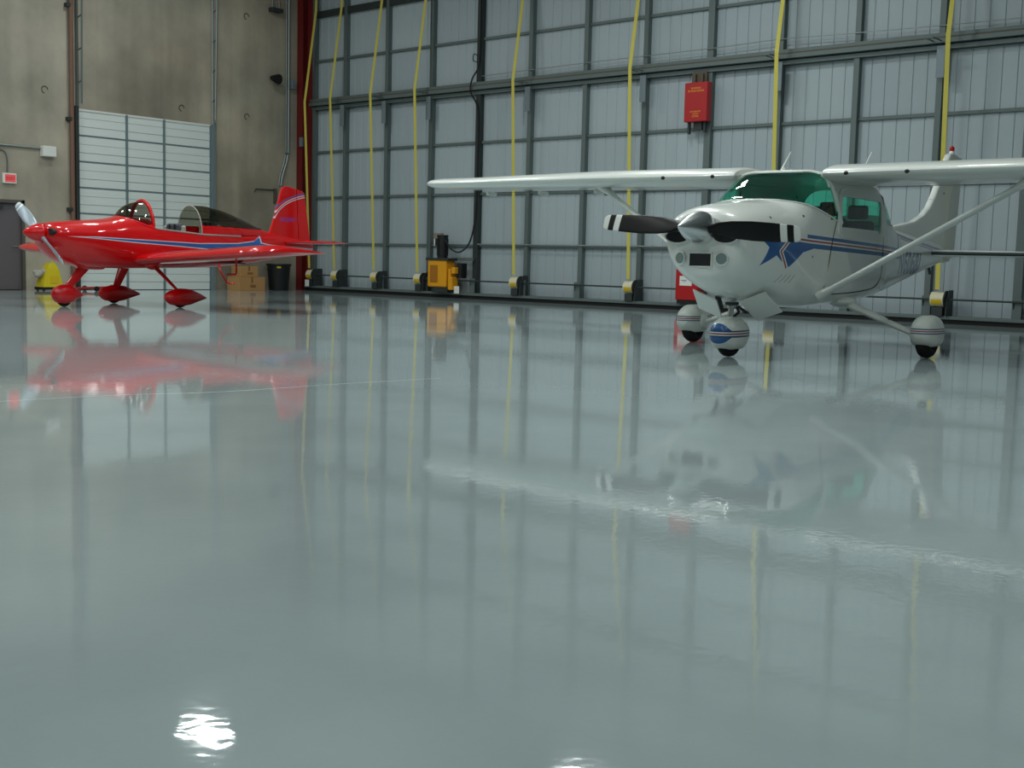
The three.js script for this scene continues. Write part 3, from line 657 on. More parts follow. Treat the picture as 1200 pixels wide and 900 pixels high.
  for (const [x, f] of [[0.25, -0.65], [-0.25, -0.65], [0.25, -1.45], [-0.25, -1.45]]) {
    const st = mesh('seat', [box(x - 0.21, x + 0.21, 0.8, 0.98, f - 0.22, f + 0.26, 0.05), box(x - 0.2, x + 0.2, 0.95, 1.5, f - 0.34, f - 0.22, 0.05)], interior, A);
    mesh('headrest', box(x - 0.12, x + 0.12, 1.52, 1.68, f - 0.33, f - 0.25, 0.03), interior, st);
  }
  for (const x of [0.25, -0.25]) mesh('control_yoke', [rod([x, 1.24, 0.2], [x, 1.24, -0.02], 0.012), tube([[x - 0.13, 1.34, -0.02], [x - 0.13, 1.22, -0.02], [x, 1.2, -0.02], [x + 0.13, 1.22, -0.02], [x + 0.13, 1.34, -0.02]], 0.014, 24)], interior, A);
  // cowling front
  {
    const fAt = (x, y) => { let f = 1.52; while (f > 0.9 && B.X(f, y) < Math.abs(x)) f -= 0.004; return f; };
    for (const s of [1, -1]) {
      const sh = new THREE.Shape(); sh.absellipse(0, 0, 0.14, 0.062, 0, 2 * Math.PI);
      const inlet = mesh('air_inlet', new THREE.ExtrudeGeometry(sh, { depth: 0.08, bevelEnabled: false, curveSegments: 24 }).translate(s * 0.265, 1.215, 1.45), M.black, A);
      mesh('lip', new THREE.TorusGeometry(0.14, 0.012, 8, 32).scale(1, 0.46, 1).translate(s * 0.265, 1.215, 1.525), whiteM, inlet);
      const lx = s * 0.23, ly = 1.0, lf = fAt(lx, ly) + 0.004;
      const light = mesh('landing_light', disc([lx, ly, lf], [s * 0.25, -0.05, 1], 0.06, 0.025), std(0x9fb0ae, 0.12, 0.6), A);
      mesh('rim', new THREE.TorusGeometry(0.062, 0.008, 8, 28).rotateY(s * 0.25).translate(lx, ly, lf + 0.01), whiteM, light);
    }
    const filt = mesh('air_filter', box(-0.12, 0.12, 0.925, 1.05, 1.40, 1.53), M.black, A);
    mesh('filter_rim', [box(-0.13, 0.13, 1.048, 1.06, 1.40, 1.536), box(-0.13, 0.13, 0.915, 0.927, 1.40, 1.536), box(-0.13, -0.118, 0.92, 1.055, 1.40, 1.536), box(0.118, 0.13, 0.92, 1.055, 1.40, 1.536)], whiteM, filt);
  }
  // spinner and propeller
  const prop = new THREE.Group(); prop.name = 'propeller'; prop.position.set(0, 1.295, 1.62); A.add(prop);
  mesh('spinner', new THREE.LatheGeometry([[0.0, 0.365], [0.012, 0.355], [0.06, 0.265], [0.105, 0.165], [0.14, 0.07], [0.16, -0.02], [0.165, -0.07], [0.16, -0.1], [0, -0.1]].map((p) => new THREE.Vector2(...p)), 48).rotateX(Math.PI / 2), chrome, prop);
  {
    const bt = canvasTexture(512, 16, (c, w, h) => { c.fillStyle = '#0b0b0b'; c.fillRect(0, 0, w, h); c.fillStyle = '#d8dad6'; c.fillRect(w * 0.815, 0, w * 0.065, h); c.fillRect(w * 0.94, 0, w * 0.06, h); });
    const bm = phys({ color: 0xffffff, map: bt, roughness: 0.4, specularIntensity: 0.35 });
    const rows = [[0.1, 0.10, 55, 0.1], [0.17, 0.11, 50, 0.085], [0.26, 0.17, 42, 0.05], [0.4, 0.2, 34, 0.035], [0.6, 0.205, 26, 0.026], [0.8, 0.19, 21, 0.02], [1.0, 0.165, 18, 0.014], [1.06, 0.15, 17, 0.01], [1.085, 0.1, 17, 0.006]];
    for (const a of [rad(-3), Math.PI + rad(-3)]) { const b = mesh('blade', blade(rows, 1.085), bm, prop); b.rotation.z = a; b.position.z = 0.0; }
    mesh('hub', new THREE.CylinderGeometry(0.09, 0.09, 0.1, 24).rotateX(Math.PI / 2).translate(0, 0, -0.1), M.steelDark, prop);
  }
  // cowl flaps
  for (const s of [1, -1]) {
    const g = new THREE.BoxGeometry(0.3, 0.012, 0.34).translate(0, 0, -0.17).rotateX(rad(-38)).rotateZ(s * rad(20)).translate(s * 0.27, 0.63, 0.92);
    mesh('cowl_flap', g, whiteM, A);
  }
  mesh('exhaust_pipe', rod([-0.2, 0.66, 0.8], [-0.24, 0.5, 0.62], 0.03), M.steelDark, A);
  // wings with struts
  const ws = [[0.5, -0.1, 1.93, 1.62, 0.0], [0.515, -0.07, 1.93, 1.68, 0.10], [0.56, -0.06, 1.93, 1.7, 0.125], [2.5, -0.08, 1.945, 1.64, 0.125], [4.6, -0.30, 1.955, 1.28, 0.12], [5.2, -0.36, 1.96, 1.14, 0.13], [5.36, -0.39, 1.962, 1.08, 0.125], [5.42, -0.44, 1.963, 0.98, 0.10], [5.45, -0.50, 1.963, 0.88, 0.05], [5.455, -0.53, 1.963, 0.8, 0.005]];
  for (const s of [1, -1]) {
    const w = mesh('wing', wing(s > 0 ? ws : mirrorSections(ws), { camber: 0.018, twist: 0.02 }), whiteM, A);
    // aileron and flap hinge gaps and the small vents in the leading edge
    mesh('aileron_gap', [box(s > 0 ? 2.9 : -5.0, s > 0 ? 5.0 : -2.9, 1.875, 1.879, -1.165, -1.155)], M.steelDark, w);
    mesh('flap_gap', [box(s > 0 ? 0.65 : -2.85, s > 0 ? 2.85 : -0.65, 1.862, 1.866, -1.275, -1.265)], M.steelDark, w);
    for (const x of [0.78, 1.42]) mesh('leading_edge_vent', new THREE.SphereGeometry(0.026, 12, 8).scale(1, 0.8, 0.5).translate(s * x, 1.925, -0.063), M.black, w);
    for (const x of [3.0, 3.9, 4.8]) mesh('hinge_fairing', box(s * x - 0.02, s * x + 0.02, 1.83, 1.88, -1.2, -1.0, 0.008), whiteM, w);
    mesh('tie_down_ring', new THREE.TorusGeometry(0.025, 0.006, 6, 16).translate(s * 2.55, 1.80, -0.6), M.steelDark, w);
    // wing strut: flattened tube with cuffs
    const a = V(s * 0.565, 0.66, -0.12), b = V(s * 2.5, 1.845, -0.5), d = b.clone().sub(a), L = d.length();
    const g = new THREE.CylinderGeometry(0.038, 0.038, L, 20).scale(0.8, 1, 1.7).applyQuaternion(new THREE.Quaternion().setFromUnitVectors(V(0, 1, 0), d.clone().normalize())).translate((a.x + b.x) / 2, (a.y + b.y) / 2, (a.z + b.z) / 2);
    const st = mesh('wing_strut', g, whiteM, A);
    const cuff = (p, l, r0, r1) => new THREE.CylinderGeometry(r1, r0, l, 20).scale(0.8, 1, 1.6).applyQuaternion(new THREE.Quaternion().setFromUnitVectors(V(0, 1, 0), d.clone().normalize())).translate(p.x, p.y, p.z);
    mesh('strut_cuff', cuff(a.clone().addScaledVector(d.clone().normalize(), 0.03), 0.16, 0.075, 0.042), whiteM, st);
    mesh('strut_cuff', cuff(b.clone().addScaledVector(d.clone().normalize(), -0.05), 0.18, 0.042, 0.07), whiteM, st);
  }
  // wing root lights and aerials
  const red = std(0xb01818, 0.3);
  for (const [x, f] of [[-0.24, -0.62], [0.56, -1.0]]) mesh('aerial', rod([x, 1.98, f], [x - 0.0, 2.25, f - 0.28], 0.011, 0.006, 8), whiteM, A);
  mesh('navigation_blade', box(-0.1, -0.07, 1.98, 2.03, -0.6, -0.4, 0.01), whiteM, A);
  // fin and rudder
  {
    const finT = canvasTexture(512, 512, (c, w, h) => {   // small stars on the fin; left half of the sheet for the left face
      c.fillStyle = '#e4e7e2'; c.fillRect(0, 0, w, h);
      for (const o of [0, w / 2]) for (const [u, v, r] of [[0.34, 0.50, 9], [0.2, 0.56, 8]]) {
        c.fillStyle = '#20509a'; c.beginPath(); for (let k = 0; k < 10; k++) { const a = -Math.PI / 2 + (k * Math.PI) / 5, q = k % 2 ? r * 0.4 : r; c.lineTo(o + u * (w / 2) + q * 0.5 * Math.cos(a), (1 - v) * h + q * Math.sin(a)); } c.closePath(); c.fill();
      }
    });
    const g = plate([[-2.9, 1.40], [-2.95, 1.475], [-3.6, 1.525], [-4.2, 1.60], [-4.55, 1.70], [-4.8, 1.83], [-4.98, 2.0], [-5.46, 2.56], [-5.52, 2.61], [-5.62, 2.63], [-5.84, 2.62], [-5.36, 1.3], [-5.2, 1.2], [-4, 1.3]], 0.10, 0.03);
    const p = g.attributes.position, n = g.attributes.normal, uv = g.attributes.uv;
    for (let i = 0; i < p.count; i++) { const u = (p.getZ(i) + 5.9) / 3.0, v = (p.getY(i) - 1.2) / 1.5; uv.setXY(i, (n.getX(i) > 0 ? 0 : 0.5) + clamp(u) * 0.5, v); }
    const fin = mesh('fin', g, phys({ color: 0xffffff, map: finT, roughness: 0.35, clearcoat: 0.7, clearcoatRoughness: 0.08 }), A);
    const rud = mesh('rudder', plate([[-5.38, 1.18], [-5.86, 2.60], [-6.05, 2.60], [-6.12, 2.54], [-5.95, 1.2], [-5.75, 1.08], [-5.5, 1.06]], 0.07, 0.025), whiteM, A);
    const bc = mesh('beacon', new THREE.CylinderGeometry(0.03, 0.045, 0.05, 16).translate(0, 2.645, -5.68), whiteM, fin);
    mesh('beacon_lens', new THREE.CapsuleGeometry(0.034, 0.03, 6, 16).translate(0, 2.69, -5.68), red, fin);
    mesh('static_wick', rod([0, 2.5, -6.1], [0, 2.46, -6.24], 0.004, 0.003, 6), M.black, rud);
  }
  // tailplane
  const hs = [[0.1, -4.62, 1.19, 1.0, 0.10], [1.0, -4.72, 1.19, 0.88, 0.10], [1.62, -4.8, 1.19, 0.76, 0.09], [1.72, -4.85, 1.19, 0.66, 0.05], [1.75, -4.9, 1.19, 0.58, 0.005]];
  for (const s of [1, -1]) {
    const t = mesh('tailplane', wing(s > 0 ? hs : mirrorSections(hs), { camber: 0 }), whiteM, A);
    const le = hs.slice(0, 3).map(([x, f, y, c]) => [s * (x + 0.02), y - 0.004, f - 0.012]);
    mesh('leading_edge_boot', tube(le, 0.024, 20, 10), std(0x24302f, 0.6), t);
    mesh('elevator_gap', rod([s * 0.2, 1.205, -5.18], [s * 1.6, 1.205, -5.2], 0.006), M.steelDark, t);
  }
  mesh('tail_tie_down', rod([0, 0.98, -5.0], [0, 0.9, -5.06], 0.02), M.steelDark, A);
  // landing gear
  const pantT = canvasTexture(512, 256, (c, w, h) => {
    c.fillStyle = '#dfe2dc'; c.fillRect(0, 0, w, h);
    for (const y0 of [0, h / 2]) { c.fillStyle = '#2c4a78'; c.fillRect(0, y0 + 52, w, 20); c.fillStyle = '#dfe2dc'; c.fillRect(0, y0 + 56, w, 4); c.fillRect(0, y0 + 64, w, 4); c.fillStyle = '#9a3a44'; c.fillRect(0, y0 + 60, w, 4); }
  });
  const nosePantT = canvasTexture(512, 256, (c, w, h) => {
    c.fillStyle = '#dfe2dc'; c.fillRect(0, 0, w, h);
    for (const y0 of [0, h / 2]) {
      c.fillStyle = '#0e5596'; c.beginPath(); c.moveTo(w, y0 + 16); c.lineTo(w * 0.95, y0 + 24); c.quadraticCurveTo(w * 0.93, y0 + 46, w * 0.86, y0 + 52); c.lineTo(w * 0.86, y0 + 76); c.quadraticCurveTo(w * 0.93, y0 + 80, w * 0.97, y0 + 104); c.lineTo(w, y0 + 110); c.fill();
      c.fillStyle = '#203e66'; c.fillRect(0, y0 + 52, w, 24); c.fillStyle = '#dfe2dc'; c.fillRect(0, y0 + 57, w, 4); c.fillRect(0, y0 + 66, w, 4); c.fillStyle = '#9a3a44'; c.fillRect(0, y0 + 61, w, 4);
    }
  });
  const pantRows = [[0.272, 0.295, 0.285, 0.005, 0.29, 2, 2], [0.27, 0.32, 0.26, 0.03, 0.29, 2, 2], [0.26, 0.36, 0.21, 0.07, 0.28, 2.1, 2.1], [0.2, 0.415, 0.15, 0.118, 0.27, 2.3, 2.6], [0.08, 0.455, 0.12, 0.145, 0.26, 2.4, 4.4], [-0.08, 0.455, 0.12, 0.14, 0.26, 2.4, 4.4], [-0.22, 0.42, 0.15, 0.11, 0.27, 2.3, 2.6], [-0.34, 0.355, 0.21, 0.06, 0.28, 2.1, 2.1], [-0.42, 0.31, 0.27, 0.012, 0.29, 2, 2]];
  const pant = makeBody(pantRows);
  const pantG = () => [skin(pant, [...steps(-0.42, 0.25, 30), 0.256, 0.26, 0.264, 0.267, 0.27, 0.271, 0.272], 40, undefined, { uvBox: [-0.42, 0.27, 0.1, 0.47] }), cap(pant, 0.272, 1, [0.99, 0.76])];
  const tyre = new THREE.TorusGeometry(0.135, 0.062, 14, 32).rotateY(Math.PI / 2).scale(1.3, 1, 1);
  for (const s of [1, -1]) {
    const gx = s * 1.43, gf = -0.92;
    const leg = mesh('main_leg', (() => { const a = V(s * 0.42, 0.57, -1.0), b = V(s * 1.3, 0.245, -0.93), d = b.clone().sub(a); return new THREE.CylinderGeometry(0.028, 0.042, d.length(), 18).scale(1, 1, 1.7).applyQuaternion(new THREE.Quaternion().setFromUnitVectors(V(0, 1, 0), d.clone().normalize())).translate((a.x + b.x) / 2, (a.y + b.y) / 2, (a.z + b.z) / 2); })(), whiteM, A);
    mesh('leg_fairing', new THREE.SphereGeometry(0.13, 20, 14).scale(1.2, 0.55, 1.5).translate(s * 0.42, 0.57, -1.0), whiteM, leg);
    mesh('brake_fairing', new THREE.SphereGeometry(0.1, 20, 14).scale(0.7, 1, 1.0).translate(gx - s * 0.12, 0.26, gf), whiteM, leg);
    mesh('step', box(s * 0.95 - 0.05, s * 0.95 + 0.05, 0.385, 0.4, -1.04, -0.94, 0.004), M.steelDark, leg);
    const p = mesh('wheel_fairing', mergeGeometries(pantG().map(clean)).translate(gx, 0.005, gf), phys({ color: 0xffffff, map: pantT, roughness: 0.4, clearcoat: 0.6, clearcoatRoughness: 0.1 }), A);
    mesh('tyre', tyre.clone().translate(gx, 0.198, gf), M.rubber, p);
  }
  {
    const p = mesh('wheel_fairing', mergeGeometries(pantG().map(clean)).translate(0, -0.04, 0.86), phys({ color: 0xffffff, map: nosePantT, roughness: 0.4, clearcoat: 0.6, clearcoatRoughness: 0.1 }), A);
    mesh('tyre', new THREE.TorusGeometry(0.125, 0.055, 14, 32).rotateY(Math.PI / 2).scale(1.35, 1, 1).translate(0, 0.181, 0.86), M.rubber, p);
    const leg = mesh('nose_leg', [rod([0, 0.38, 0.86], [0, 0.52, 0.84], 0.03), rod([0, 0.5, 0.84], [0, 0.72, 0.8], 0.045)], chrome, A);
    mesh('torque_link', [rod([0, 0.4, 0.82], [0.02, 0.46, 0.7], 0.014), rod([0.02, 0.46, 0.7], [0, 0.56, 0.8], 0.014)], M.steelDark, leg);
    mesh('steering_collar', [new THREE.CylinderGeometry(0.07, 0.07, 0.03, 20).translate(0, 0.55, 0.83), rod([0.08, 0.52, 0.84], [0.12, 0.46, 0.74], 0.016)], M.steelDark, leg);
  }
}

// ------------------------------------------------------------------ red low-wing airplane
{
  const A = thing('low_wing_airplane', 'red low-wing airplane with open smoked canopy and blue side stripe', 'airplane', [7.89, 0, 10.02], rad(2.64));
  const F0 = -3.9, F1 = 2.1, Y0 = 0.6, Y1 = 1.6;
  const redHex = '#cb0007';
  const paint = canvasTexture(2048, 1024, (c, W, H) => {
    c.fillStyle = redHex; c.fillRect(0, 0, W, H);
    for (const side of [0, 1]) {
      const px = (f) => ((f - F0) / (F1 - F0)) * W, py = (y) => (side === 0 ? 0 : H / 2) + (1 - (y - Y0) / (Y1 - Y0)) * (H / 2);
      const poly = (pts, col) => { c.fillStyle = col; c.beginPath(); pts.forEach(([f, y], i) => (i ? c.lineTo(px(f), py(y)) : c.moveTo(px(f), py(y)))); c.closePath(); c.fill(); };
      poly([[1.82, 1.158], [1.3, 1.168], [0.6, 1.152], [-0.8, 1.12], [-1.7, 1.145], [-2.15, 1.20], [-2.32, 1.30], [-2.34, 1.17], [-2.6, 1.135], [-3.9, 1.09], [-3.9, 0.975], [-2.8, 1.01], [-1.9, 0.995], [-1.1, 1.0], [-0.3, 1.045], [0.6, 1.085], [1.3, 1.13]], '#d3cdd6');
      poly([[1.6, 1.152], [1.2, 1.152], [0.6, 1.137], [-0.8, 1.103], [-1.7, 1.128], [-2.12, 1.18], [-2.29, 1.27], [-2.31, 1.155], [-2.6, 1.11], [-3.9, 1.062], [-3.9, 1.0], [-2.8, 1.035], [-1.9, 1.015], [-1.1, 1.018], [-0.3, 1.062], [0.6, 1.102], [1.25, 1.14]], '#2a62ad');
    }
  });
  const coat = { roughness: 0.4, specularIntensity: 0.3, clearcoat: 1, clearcoatRoughness: 0.04 };
  const paintM = phys({ color: 0xffffff, map: paint, ...coat });
  const redM = phys({ color: redHex, ...coat });
  const smoke = phys({ color: new THREE.Color(0.36, 0.34, 0.27), transmission: 1, thickness: 0, roughness: 0.02, ior: 1.5 });
  const seatM = std(0x4c5058, 0.85), dark = std(0x17191b, 0.7), tan = std(0xa8a49a, 0.8);
  const B = makeBody([
    [2.04, 1.30, 1.06, 0.16, 1.2, 2, 2], [2.02, 1.335, 0.98, 0.25, 1.19, 2, 2], [1.95, 1.37, 0.87, 0.34, 1.18, 2.2, 2.1], [1.8, 1.40, 0.765, 0.41, 1.16, 2.3, 2.2], [1.5, 1.43, 0.68, 0.45, 1.13, 2.4, 2.3], [1.25, 1.45, 0.655, 0.47, 1.11, 2.4, 2.4], [0.9, 1.485, 0.645, 0.46, 1.1, 2.4, 2.8], [0.6, 1.535, 0.645, 0.45, 1.1, 2.4, 3],
    [0.14, 1.52, 0.65, 0.44, 1.1, 2.5, 3.2], [-0.6, 1.47, 0.66, 0.42, 1.1, 2.6, 3.2], [-1.2, 1.45, 0.685, 0.39, 1.1, 2.6, 3], [-2.0, 1.42, 0.755, 0.31, 1.1, 2.4, 2.8], [-2.7, 1.37, 0.845, 0.215, 1.1, 2.3, 2.5], [-3.3, 1.29, 0.93, 0.12, 1.1, 2.2, 2.3], [-3.85, 1.20, 1.0, 0.035, 1.1, 2, 2],
  ]);
  const fs = [...steps(-3.85, -1.85, 40), ...steps(-1.83, 0.2, 110), ...steps(0.24, 2.04, 60)];
  const sill = (f) => lerp(1.27, 1.34, clamp((f + 0.9) / 1.04));
  const open = (x, y, f) => f > -1.8 && f < 0.12 && y > sill(f);
  mesh('fuselage', [skin(B, fs, 80, (x, y, f) => !open(x, y, f), { uvBox: [F0, F1, Y0, Y1] }), cap(B, 2.04, 1, [0.99, 0.96])], paintM, A);
  for (const s of [1, -1]) mesh('cockpit_rail', tube(steps(-1.8, 0.12, 14).map((f) => [s * B.X(f, sill(f)), sill(f), f]), 0.018, 60, 8), std(0x9a8f8a, 0.5), A);
  mesh('cockpit_tub', [box(-0.33, 0.33, 0.76, 0.78, -1.9, 0.5), box(-0.34, 0.34, 0.8, 1.36, 0.12, 0.14), box(-0.3, 0.3, 0.8, 1.35, -1.86, -1.84)], dark, A);
  for (const f of [-0.42, -1.2]) {
    const st = mesh('seat', [box(-0.22, 0.22, 0.85, 0.97, f - 0.1, f + 0.32, 0.04), box(-0.21, 0.21, 0.92, f < -1 ? 1.52 : 1.46, f - 0.2, f - 0.09, 0.05)], seatM, A);
    for (const x of [0.05, -0.1]) mesh('harness_strap', box(x, x + 0.05, 0.95, f < -1 ? 1.5 : 1.44, f - 0.085, f - 0.078), dark, st);
    for (const x of [0.22, -0.29]) mesh('side_bolster', box(x, x + 0.07, 1.0, f < -1 ? 1.47 : 1.42, f - 0.18, f - 0.1, 0.03), tan, st);
  }
  // windshield and roll hoop
  {
    const hoop = (a, r = 0) => [(0.335 + r) * Math.sin(a), 1.34 + (0.475 + r) * Math.cos(a), 0.13];
    const pos = [], idx = [], NA = 32, NT = 12;
    for (let i = 0; i <= NA; i++) for (let j = 0; j <= NT; j++) {
      const a = lerp(-Math.PI / 2, Math.PI / 2, i / NA), t = j / NT, H = hoop(a), bx = 0.37 * Math.sin(a), bf = 0.15 + 0.5 * Math.cos(a), by = 1.33 + 0.19 * Math.cos(a), b = Math.sin(Math.PI * t) * 0.06 * Math.cos(a);
      pos.push(lerp(bx, H[0], t), lerp(by, H[1], t) + b, lerp(bf, H[2], t) + b);
    }
    for (let i = 0; i < NA; i++) for (let j = 0; j < NT; j++) { const p = i * (NT + 1) + j; idx.push(p, p + NT + 1, p + 1, p + 1, p + NT + 1, p + NT + 2); }
    const g = new THREE.BufferGeometry(); g.setAttribute('position', new THREE.Float32BufferAttribute(pos, 3)); g.setIndex(idx); g.computeVertexNormals();
    const wsh = mesh('windshield', g, smoke, A);
    mesh('hoop_frame', tube([[0.37, 1.27, 0.08], ...steps(Math.PI / 2, -Math.PI / 2, 20).map((a) => hoop(a, 0.008)), [-0.37, 1.27, 0.08]], 0.032, 80, 10), redM, wsh);
    mesh('base_fairing', tube(steps(-Math.PI / 2, Math.PI / 2, 20).map((a) => [0.375 * Math.sin(a), 1.33 + 0.19 * Math.cos(a), 0.15 + 0.5 * Math.cos(a)]), 0.026, 60, 8), redM, wsh);
  }
  // canopy slid back
  {
    const C = makeBody([[-0.88, 1.79, 1.0, 0.36, 1.26, 2.1, 2], [-1.1, 1.80, 1.0, 0.37, 1.265, 2.1, 2], [-1.5, 1.745, 1.0, 0.345, 1.285, 2.1, 2], [-2.0, 1.60, 1.0, 0.28, 1.30, 2.1, 2], [-2.45, 1.445, 1.0, 0.18, 1.31, 2, 2], [-2.72, 1.37, 1.0, 0.06, 1.31, 2, 2]]);
    const top = (f) => lerp(1.435, 1.405, clamp((-0.88 - f) / 1.5));
    const cf = steps(-2.72, -0.88, 90);
    const can = mesh('canopy_skirt', skin(C, cf, 60, (x, y, f) => y <= top(f) || f < -2.46, { a0: 0, a1: Math.PI / 2 + 0.02, offset: 0.006 }), redM, A);
    mesh('canopy_glass', skin(C, cf, 60, (x, y, f) => y > top(f) && f >= -2.46, { a0: 0, a1: Math.PI / 2 }), smoke, A);
    mesh('front_bow', tube(steps(-Math.PI / 2, Math.PI / 2, 24).map((a) => { const p = C.P(-0.885, Math.abs(a)); return [Math.sign(a) * p.x, p.y, p.z]; }), 0.008, 60, 8), std(0xb9b4ae, 0.4), can);
  }
  // wings
  const ws = [[0.3, 0.56, 0.80, 1.58, 0.135], [1.0, 0.555, 0.835, 1.58, 0.135], [3.1, 0.55, 0.955, 1.58, 0.135], [3.34, 0.52, 0.97, 1.5, 0.125], [3.44, 0.44, 0.978, 1.42, 0.10], [3.5, 0.3, 0.985, 1.28, 0.05], [3.515, 0.2, 0.987, 1.15, 0.005]];
  for (const s of [1, -1]) {
    const w = mesh('wing', wing(s > 0 ? ws : mirrorSections(ws), { camber: 0.02 }), redM, A);
    const t = mesh('wingtip_light', new THREE.SphereGeometry(0.05, 16, 10).scale(0.6, 0.6, 1.2).translate(s * 3.4, 0.99, 0.38), std(0xe8e4e0, 0.1), w);
    mesh('root_fairing', new THREE.SphereGeometry(0.14, 20, 14).scale(0.6, 0.7, 4.5).translate(s * 0.42, 0.80, -0.1), redM, w);
  }
  // spinner, propeller
  const prop = new THREE.Group(); prop.name = 'propeller'; prop.position.set(0, 1.2, 2.06); A.add(prop);
  mesh('spinner', new THREE.LatheGeometry([[0, 0.29], [0.03, 0.275], [0.08, 0.21], [0.125, 0.12], [0.155, 0.02], [0.165, -0.05], [0, -0.05]].map((p) => new THREE.Vector2(...p)), 40).rotateX(Math.PI / 2), redM, prop);
  {
    const bt = canvasTexture(256, 8, (c, w, h) => { c.fillStyle = '#9fa9b4'; c.fillRect(0, 0, w, h); c.fillStyle = '#dfe6ea'; c.fillRect(w * 0.84, 0, w * 0.05, h); c.fillRect(w * 0.93, 0, w * 0.07, h); });
    const bm = std(0xffffff, 0.35, 0.3, { map: bt });
    const rows = [[0.1, 0.09, 60, 0.09], [0.16, 0.1, 56, 0.07], [0.26, 0.16, 46, 0.04], [0.42, 0.185, 38, 0.03], [0.6, 0.175, 31, 0.022], [0.74, 0.145, 27, 0.016], [0.81, 0.11, 25, 0.01], [0.83, 0.06, 25, 0.005]];
    for (const a of [rad(-35), Math.PI + rad(-35)]) { const b = mesh('blade', blade(rows, 0.83), bm, prop); b.rotation.z = a; }
  }
  for (const s of [1, -1]) {
    const sh = new THREE.Shape(); sh.absellipse(0, 0, 0.085, 0.055, 0, 2 * Math.PI);
    mesh('air_inlet', new THREE.ExtrudeGeometry(sh, { depth: 0.14, bevelEnabled: false, curveSegments: 20 }).translate(s * 0.25, 1.22, 1.885), dark, A);
  }
  mesh('air_scoop', makeScoop(), redM, A);
  function makeScoop() { const S = makeBody([[1.45, 0.76, 0.68, 0.08, 0.7, 2.4, 2.4], [1.35, 0.72, 0.63, 0.12, 0.68, 2.5, 2.5], [1.05, 0.7, 0.615, 0.13, 0.66, 2.4, 2.4], [0.95, 0.7, 0.62, 0.13, 0.66, 2.4, 2.4]]); return mergeGeometries([clean(skin(S, steps(0.95, 1.45, 20), 24)), clean(cap(S, 1.45, 1)), clean(cap(S, 0.95, -1))]); }
  // tail
  {
    const finT = canvasTexture(1024, 512, (c, w, h) => {
      c.fillStyle = redHex; c.fillRect(0, 0, w, h);
      const half = w / 2;
      for (const side of [0, 1]) {
        const px = (f) => side * half + ((f + 3.9) / 1.3) * half, py = (y) => (1 - (y - 0.95) / 1.4) * h;
        c.save(); c.beginPath(); c.rect(side * half, 0, half, h); c.clip();
        const arc = (off, wd, col) => { c.strokeStyle = col; c.lineWidth = wd; c.beginPath(); c.moveTo(px(-2.84 - off), py(1.66 - off * 0.6)); c.quadraticCurveTo(px(-3.0 - off), py(2.02 - off), px(-3.72), py(2.125 - off)); c.stroke(); };
        arc(0, 20, '#d8d0d6'); arc(0, 7, '#a01420'); arc(-0.055, 8, '#2a62ad');
        c.fillStyle = '#6a4ab0'; c.font = 'bold italic 46px sans-serif'; c.textAlign = 'left';
        if (side === 0) { c.translate(px(-2.98), py(1.60)); c.scale(-0.88, 0.9); } else { c.translate(px(-3.45), py(1.60)); c.scale(0.88, 0.9); }
        c.fillText('N528RV', 0, 0); c.restore();
      }
    });
    const fm = phys({ color: 0xffffff, map: finT, ...coat });
    const paintUv = (g) => { const p = g.attributes.position, n = g.attributes.normal, uv = g.attributes.uv; for (let i = 0; i < p.count; i++) uv.setXY(i, (n.getX(i) >= 0 ? 0 : 0.5) + clamp((p.getZ(i) + 3.9) / 1.3, 0.002, 0.998) * 0.5, (p.getY(i) - 0.95) / 1.4); return g; };
    mesh('fin', paintUv(plate([[-2.66, 1.30], [-2.74, 1.37], [-2.84, 1.62], [-3.04, 2.22], [-3.08, 2.27], [-3.18, 2.285], [-3.4, 2.25], [-3.47, 1.2], [-3.3, 1.15]], 0.075, 0.025)), fm, A);
    mesh('rudder', paintUv(plate([[-3.415, 2.245], [-3.58, 2.21], [-3.63, 2.17], [-3.76, 1.4], [-3.82, 1.02], [-3.78, 0.96], [-3.62, 0.96], [-3.5, 1.1], [-3.485, 1.2]], 0.06, 0.02)), fm, A);
    const hs = [[0.06, -2.98, 1.2, 0.82, 0.10], [1.05, -3.14, 1.2, 0.64, 0.10], [1.2, -3.2, 1.2, 0.54, 0.06], [1.23, -3.25, 1.2, 0.45, 0.005]];
    for (const s of [1, -1]) {
      const t = mesh('tailplane', wing(s > 0 ? hs : mirrorSections(hs), { camber: 0 }), redM, A);
      mesh('elevator_gap', rod([s * 0.1, 1.235, -3.38], [s * 1.15, 1.23, -3.4], 0.005), dark, t);
    }
  }
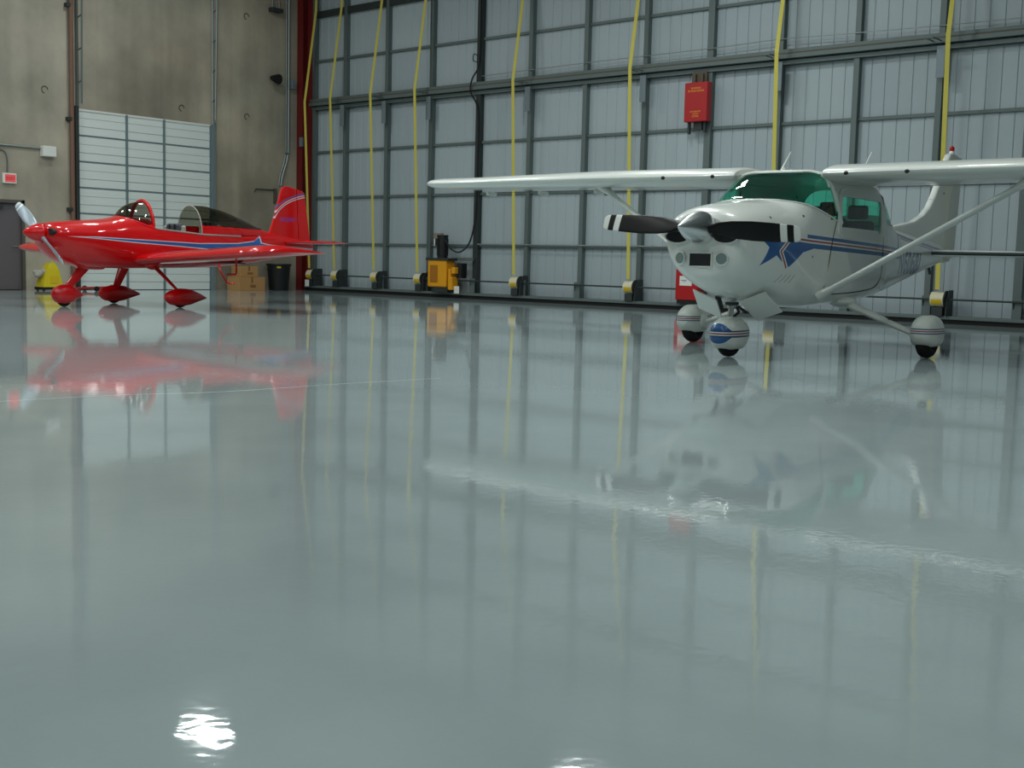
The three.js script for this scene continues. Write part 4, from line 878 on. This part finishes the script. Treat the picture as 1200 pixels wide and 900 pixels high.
  // landing gear
  const spatRows = (k, l) => [[0.36 * l, 0.2, 0.16, 0.02, 0.18, 2, 2], [0.33 * l, 0.245, 0.115, 0.065, 0.18, 2, 2], [0.22 * l, 0.3, 0.05, 0.11, 0.18, 2.1, 2.3], [0.05 * l, 0.33, 0.03, 0.125, 0.18, 2.2, 2.4], [-0.12 * l, 0.32, 0.045, 0.115, 0.18, 2.1, 2.3], [-0.32 * l, 0.255, 0.1, 0.065, 0.175, 2, 2], [-0.5 * l, 0.175, 0.15, 0.008, 0.165, 2, 2]].map((r) => [r[0], ...r.slice(1, 5).map((v) => v * k), r[5], r[6]]);
  const spatG = (k, l) => { const S = makeBody(spatRows(k, l)); return mergeGeometries([clean(skin(S, steps(-0.5 * l, 0.36 * l, 40), 32)), clean(cap(S, 0.36 * l, 1))]); };
  const leg = (pts, r0, r1) => { const [a, b] = pts.map((p) => V(...p)), d = b.clone().sub(a); return new THREE.CylinderGeometry(r1, r0, d.length(), 18).scale(0.6, 1, 1.7).applyQuaternion(new THREE.Quaternion().setFromUnitVectors(V(0, 1, 0), d.clone().normalize())).translate((a.x + b.x) / 2, (a.y + b.y) / 2, (a.z + b.z) / 2); };
  for (const s of [1, -1]) {
    const sp = mesh('wheel_fairing', spatG(1, 1).translate(s * 0.97, 0.0, 0.0), redM, A);
    mesh('tyre', new THREE.TorusGeometry(0.105, 0.05, 12, 28).rotateY(Math.PI / 2).translate(s * 0.97, 0.155, 0.05), M.rubber, sp);
    mesh('main_leg', [leg([[s * 0.38, 0.74, 0.2], [s * 0.93, 0.27, 0.04]], 0.06, 0.033), new THREE.SphereGeometry(0.11, 18, 12).scale(1.1, 0.8, 1.4).translate(s * 0.42, 0.72, 0.2)], redM, A);
  }
  const ns = mesh('nose_wheel_fairing', spatG(1.08, 0.66).translate(0, 0.012, 1.62), redM, A);
  mesh('tyre', new THREE.TorusGeometry(0.095, 0.045, 12, 28).rotateY(Math.PI / 2).translate(0, 0.14, 1.64), M.rubber, ns);
  mesh('nose_leg', leg([[0, 0.72, 1.2], [0, 0.26, 1.63]], 0.055, 0.036), redM, A);
  mesh('pitot_tube', tube([[2.1, 0.87, -0.24], [2.1, 0.62, -0.24], [2.1, 0.6, -0.22], [2.1, 0.6, -0.05]], 0.016, 40, 8, false, 0.1), redM, A);
  mesh('boarding_step', tube([[0.38, 0.75, -1.25], [0.5, 0.62, -1.18], [0.56, 0.42, -1.28], [0.6, 0.4, -1.42]], 0.016, 40, 8, false, 0.2), redM, A);
}

renderer.render(scene, camera);
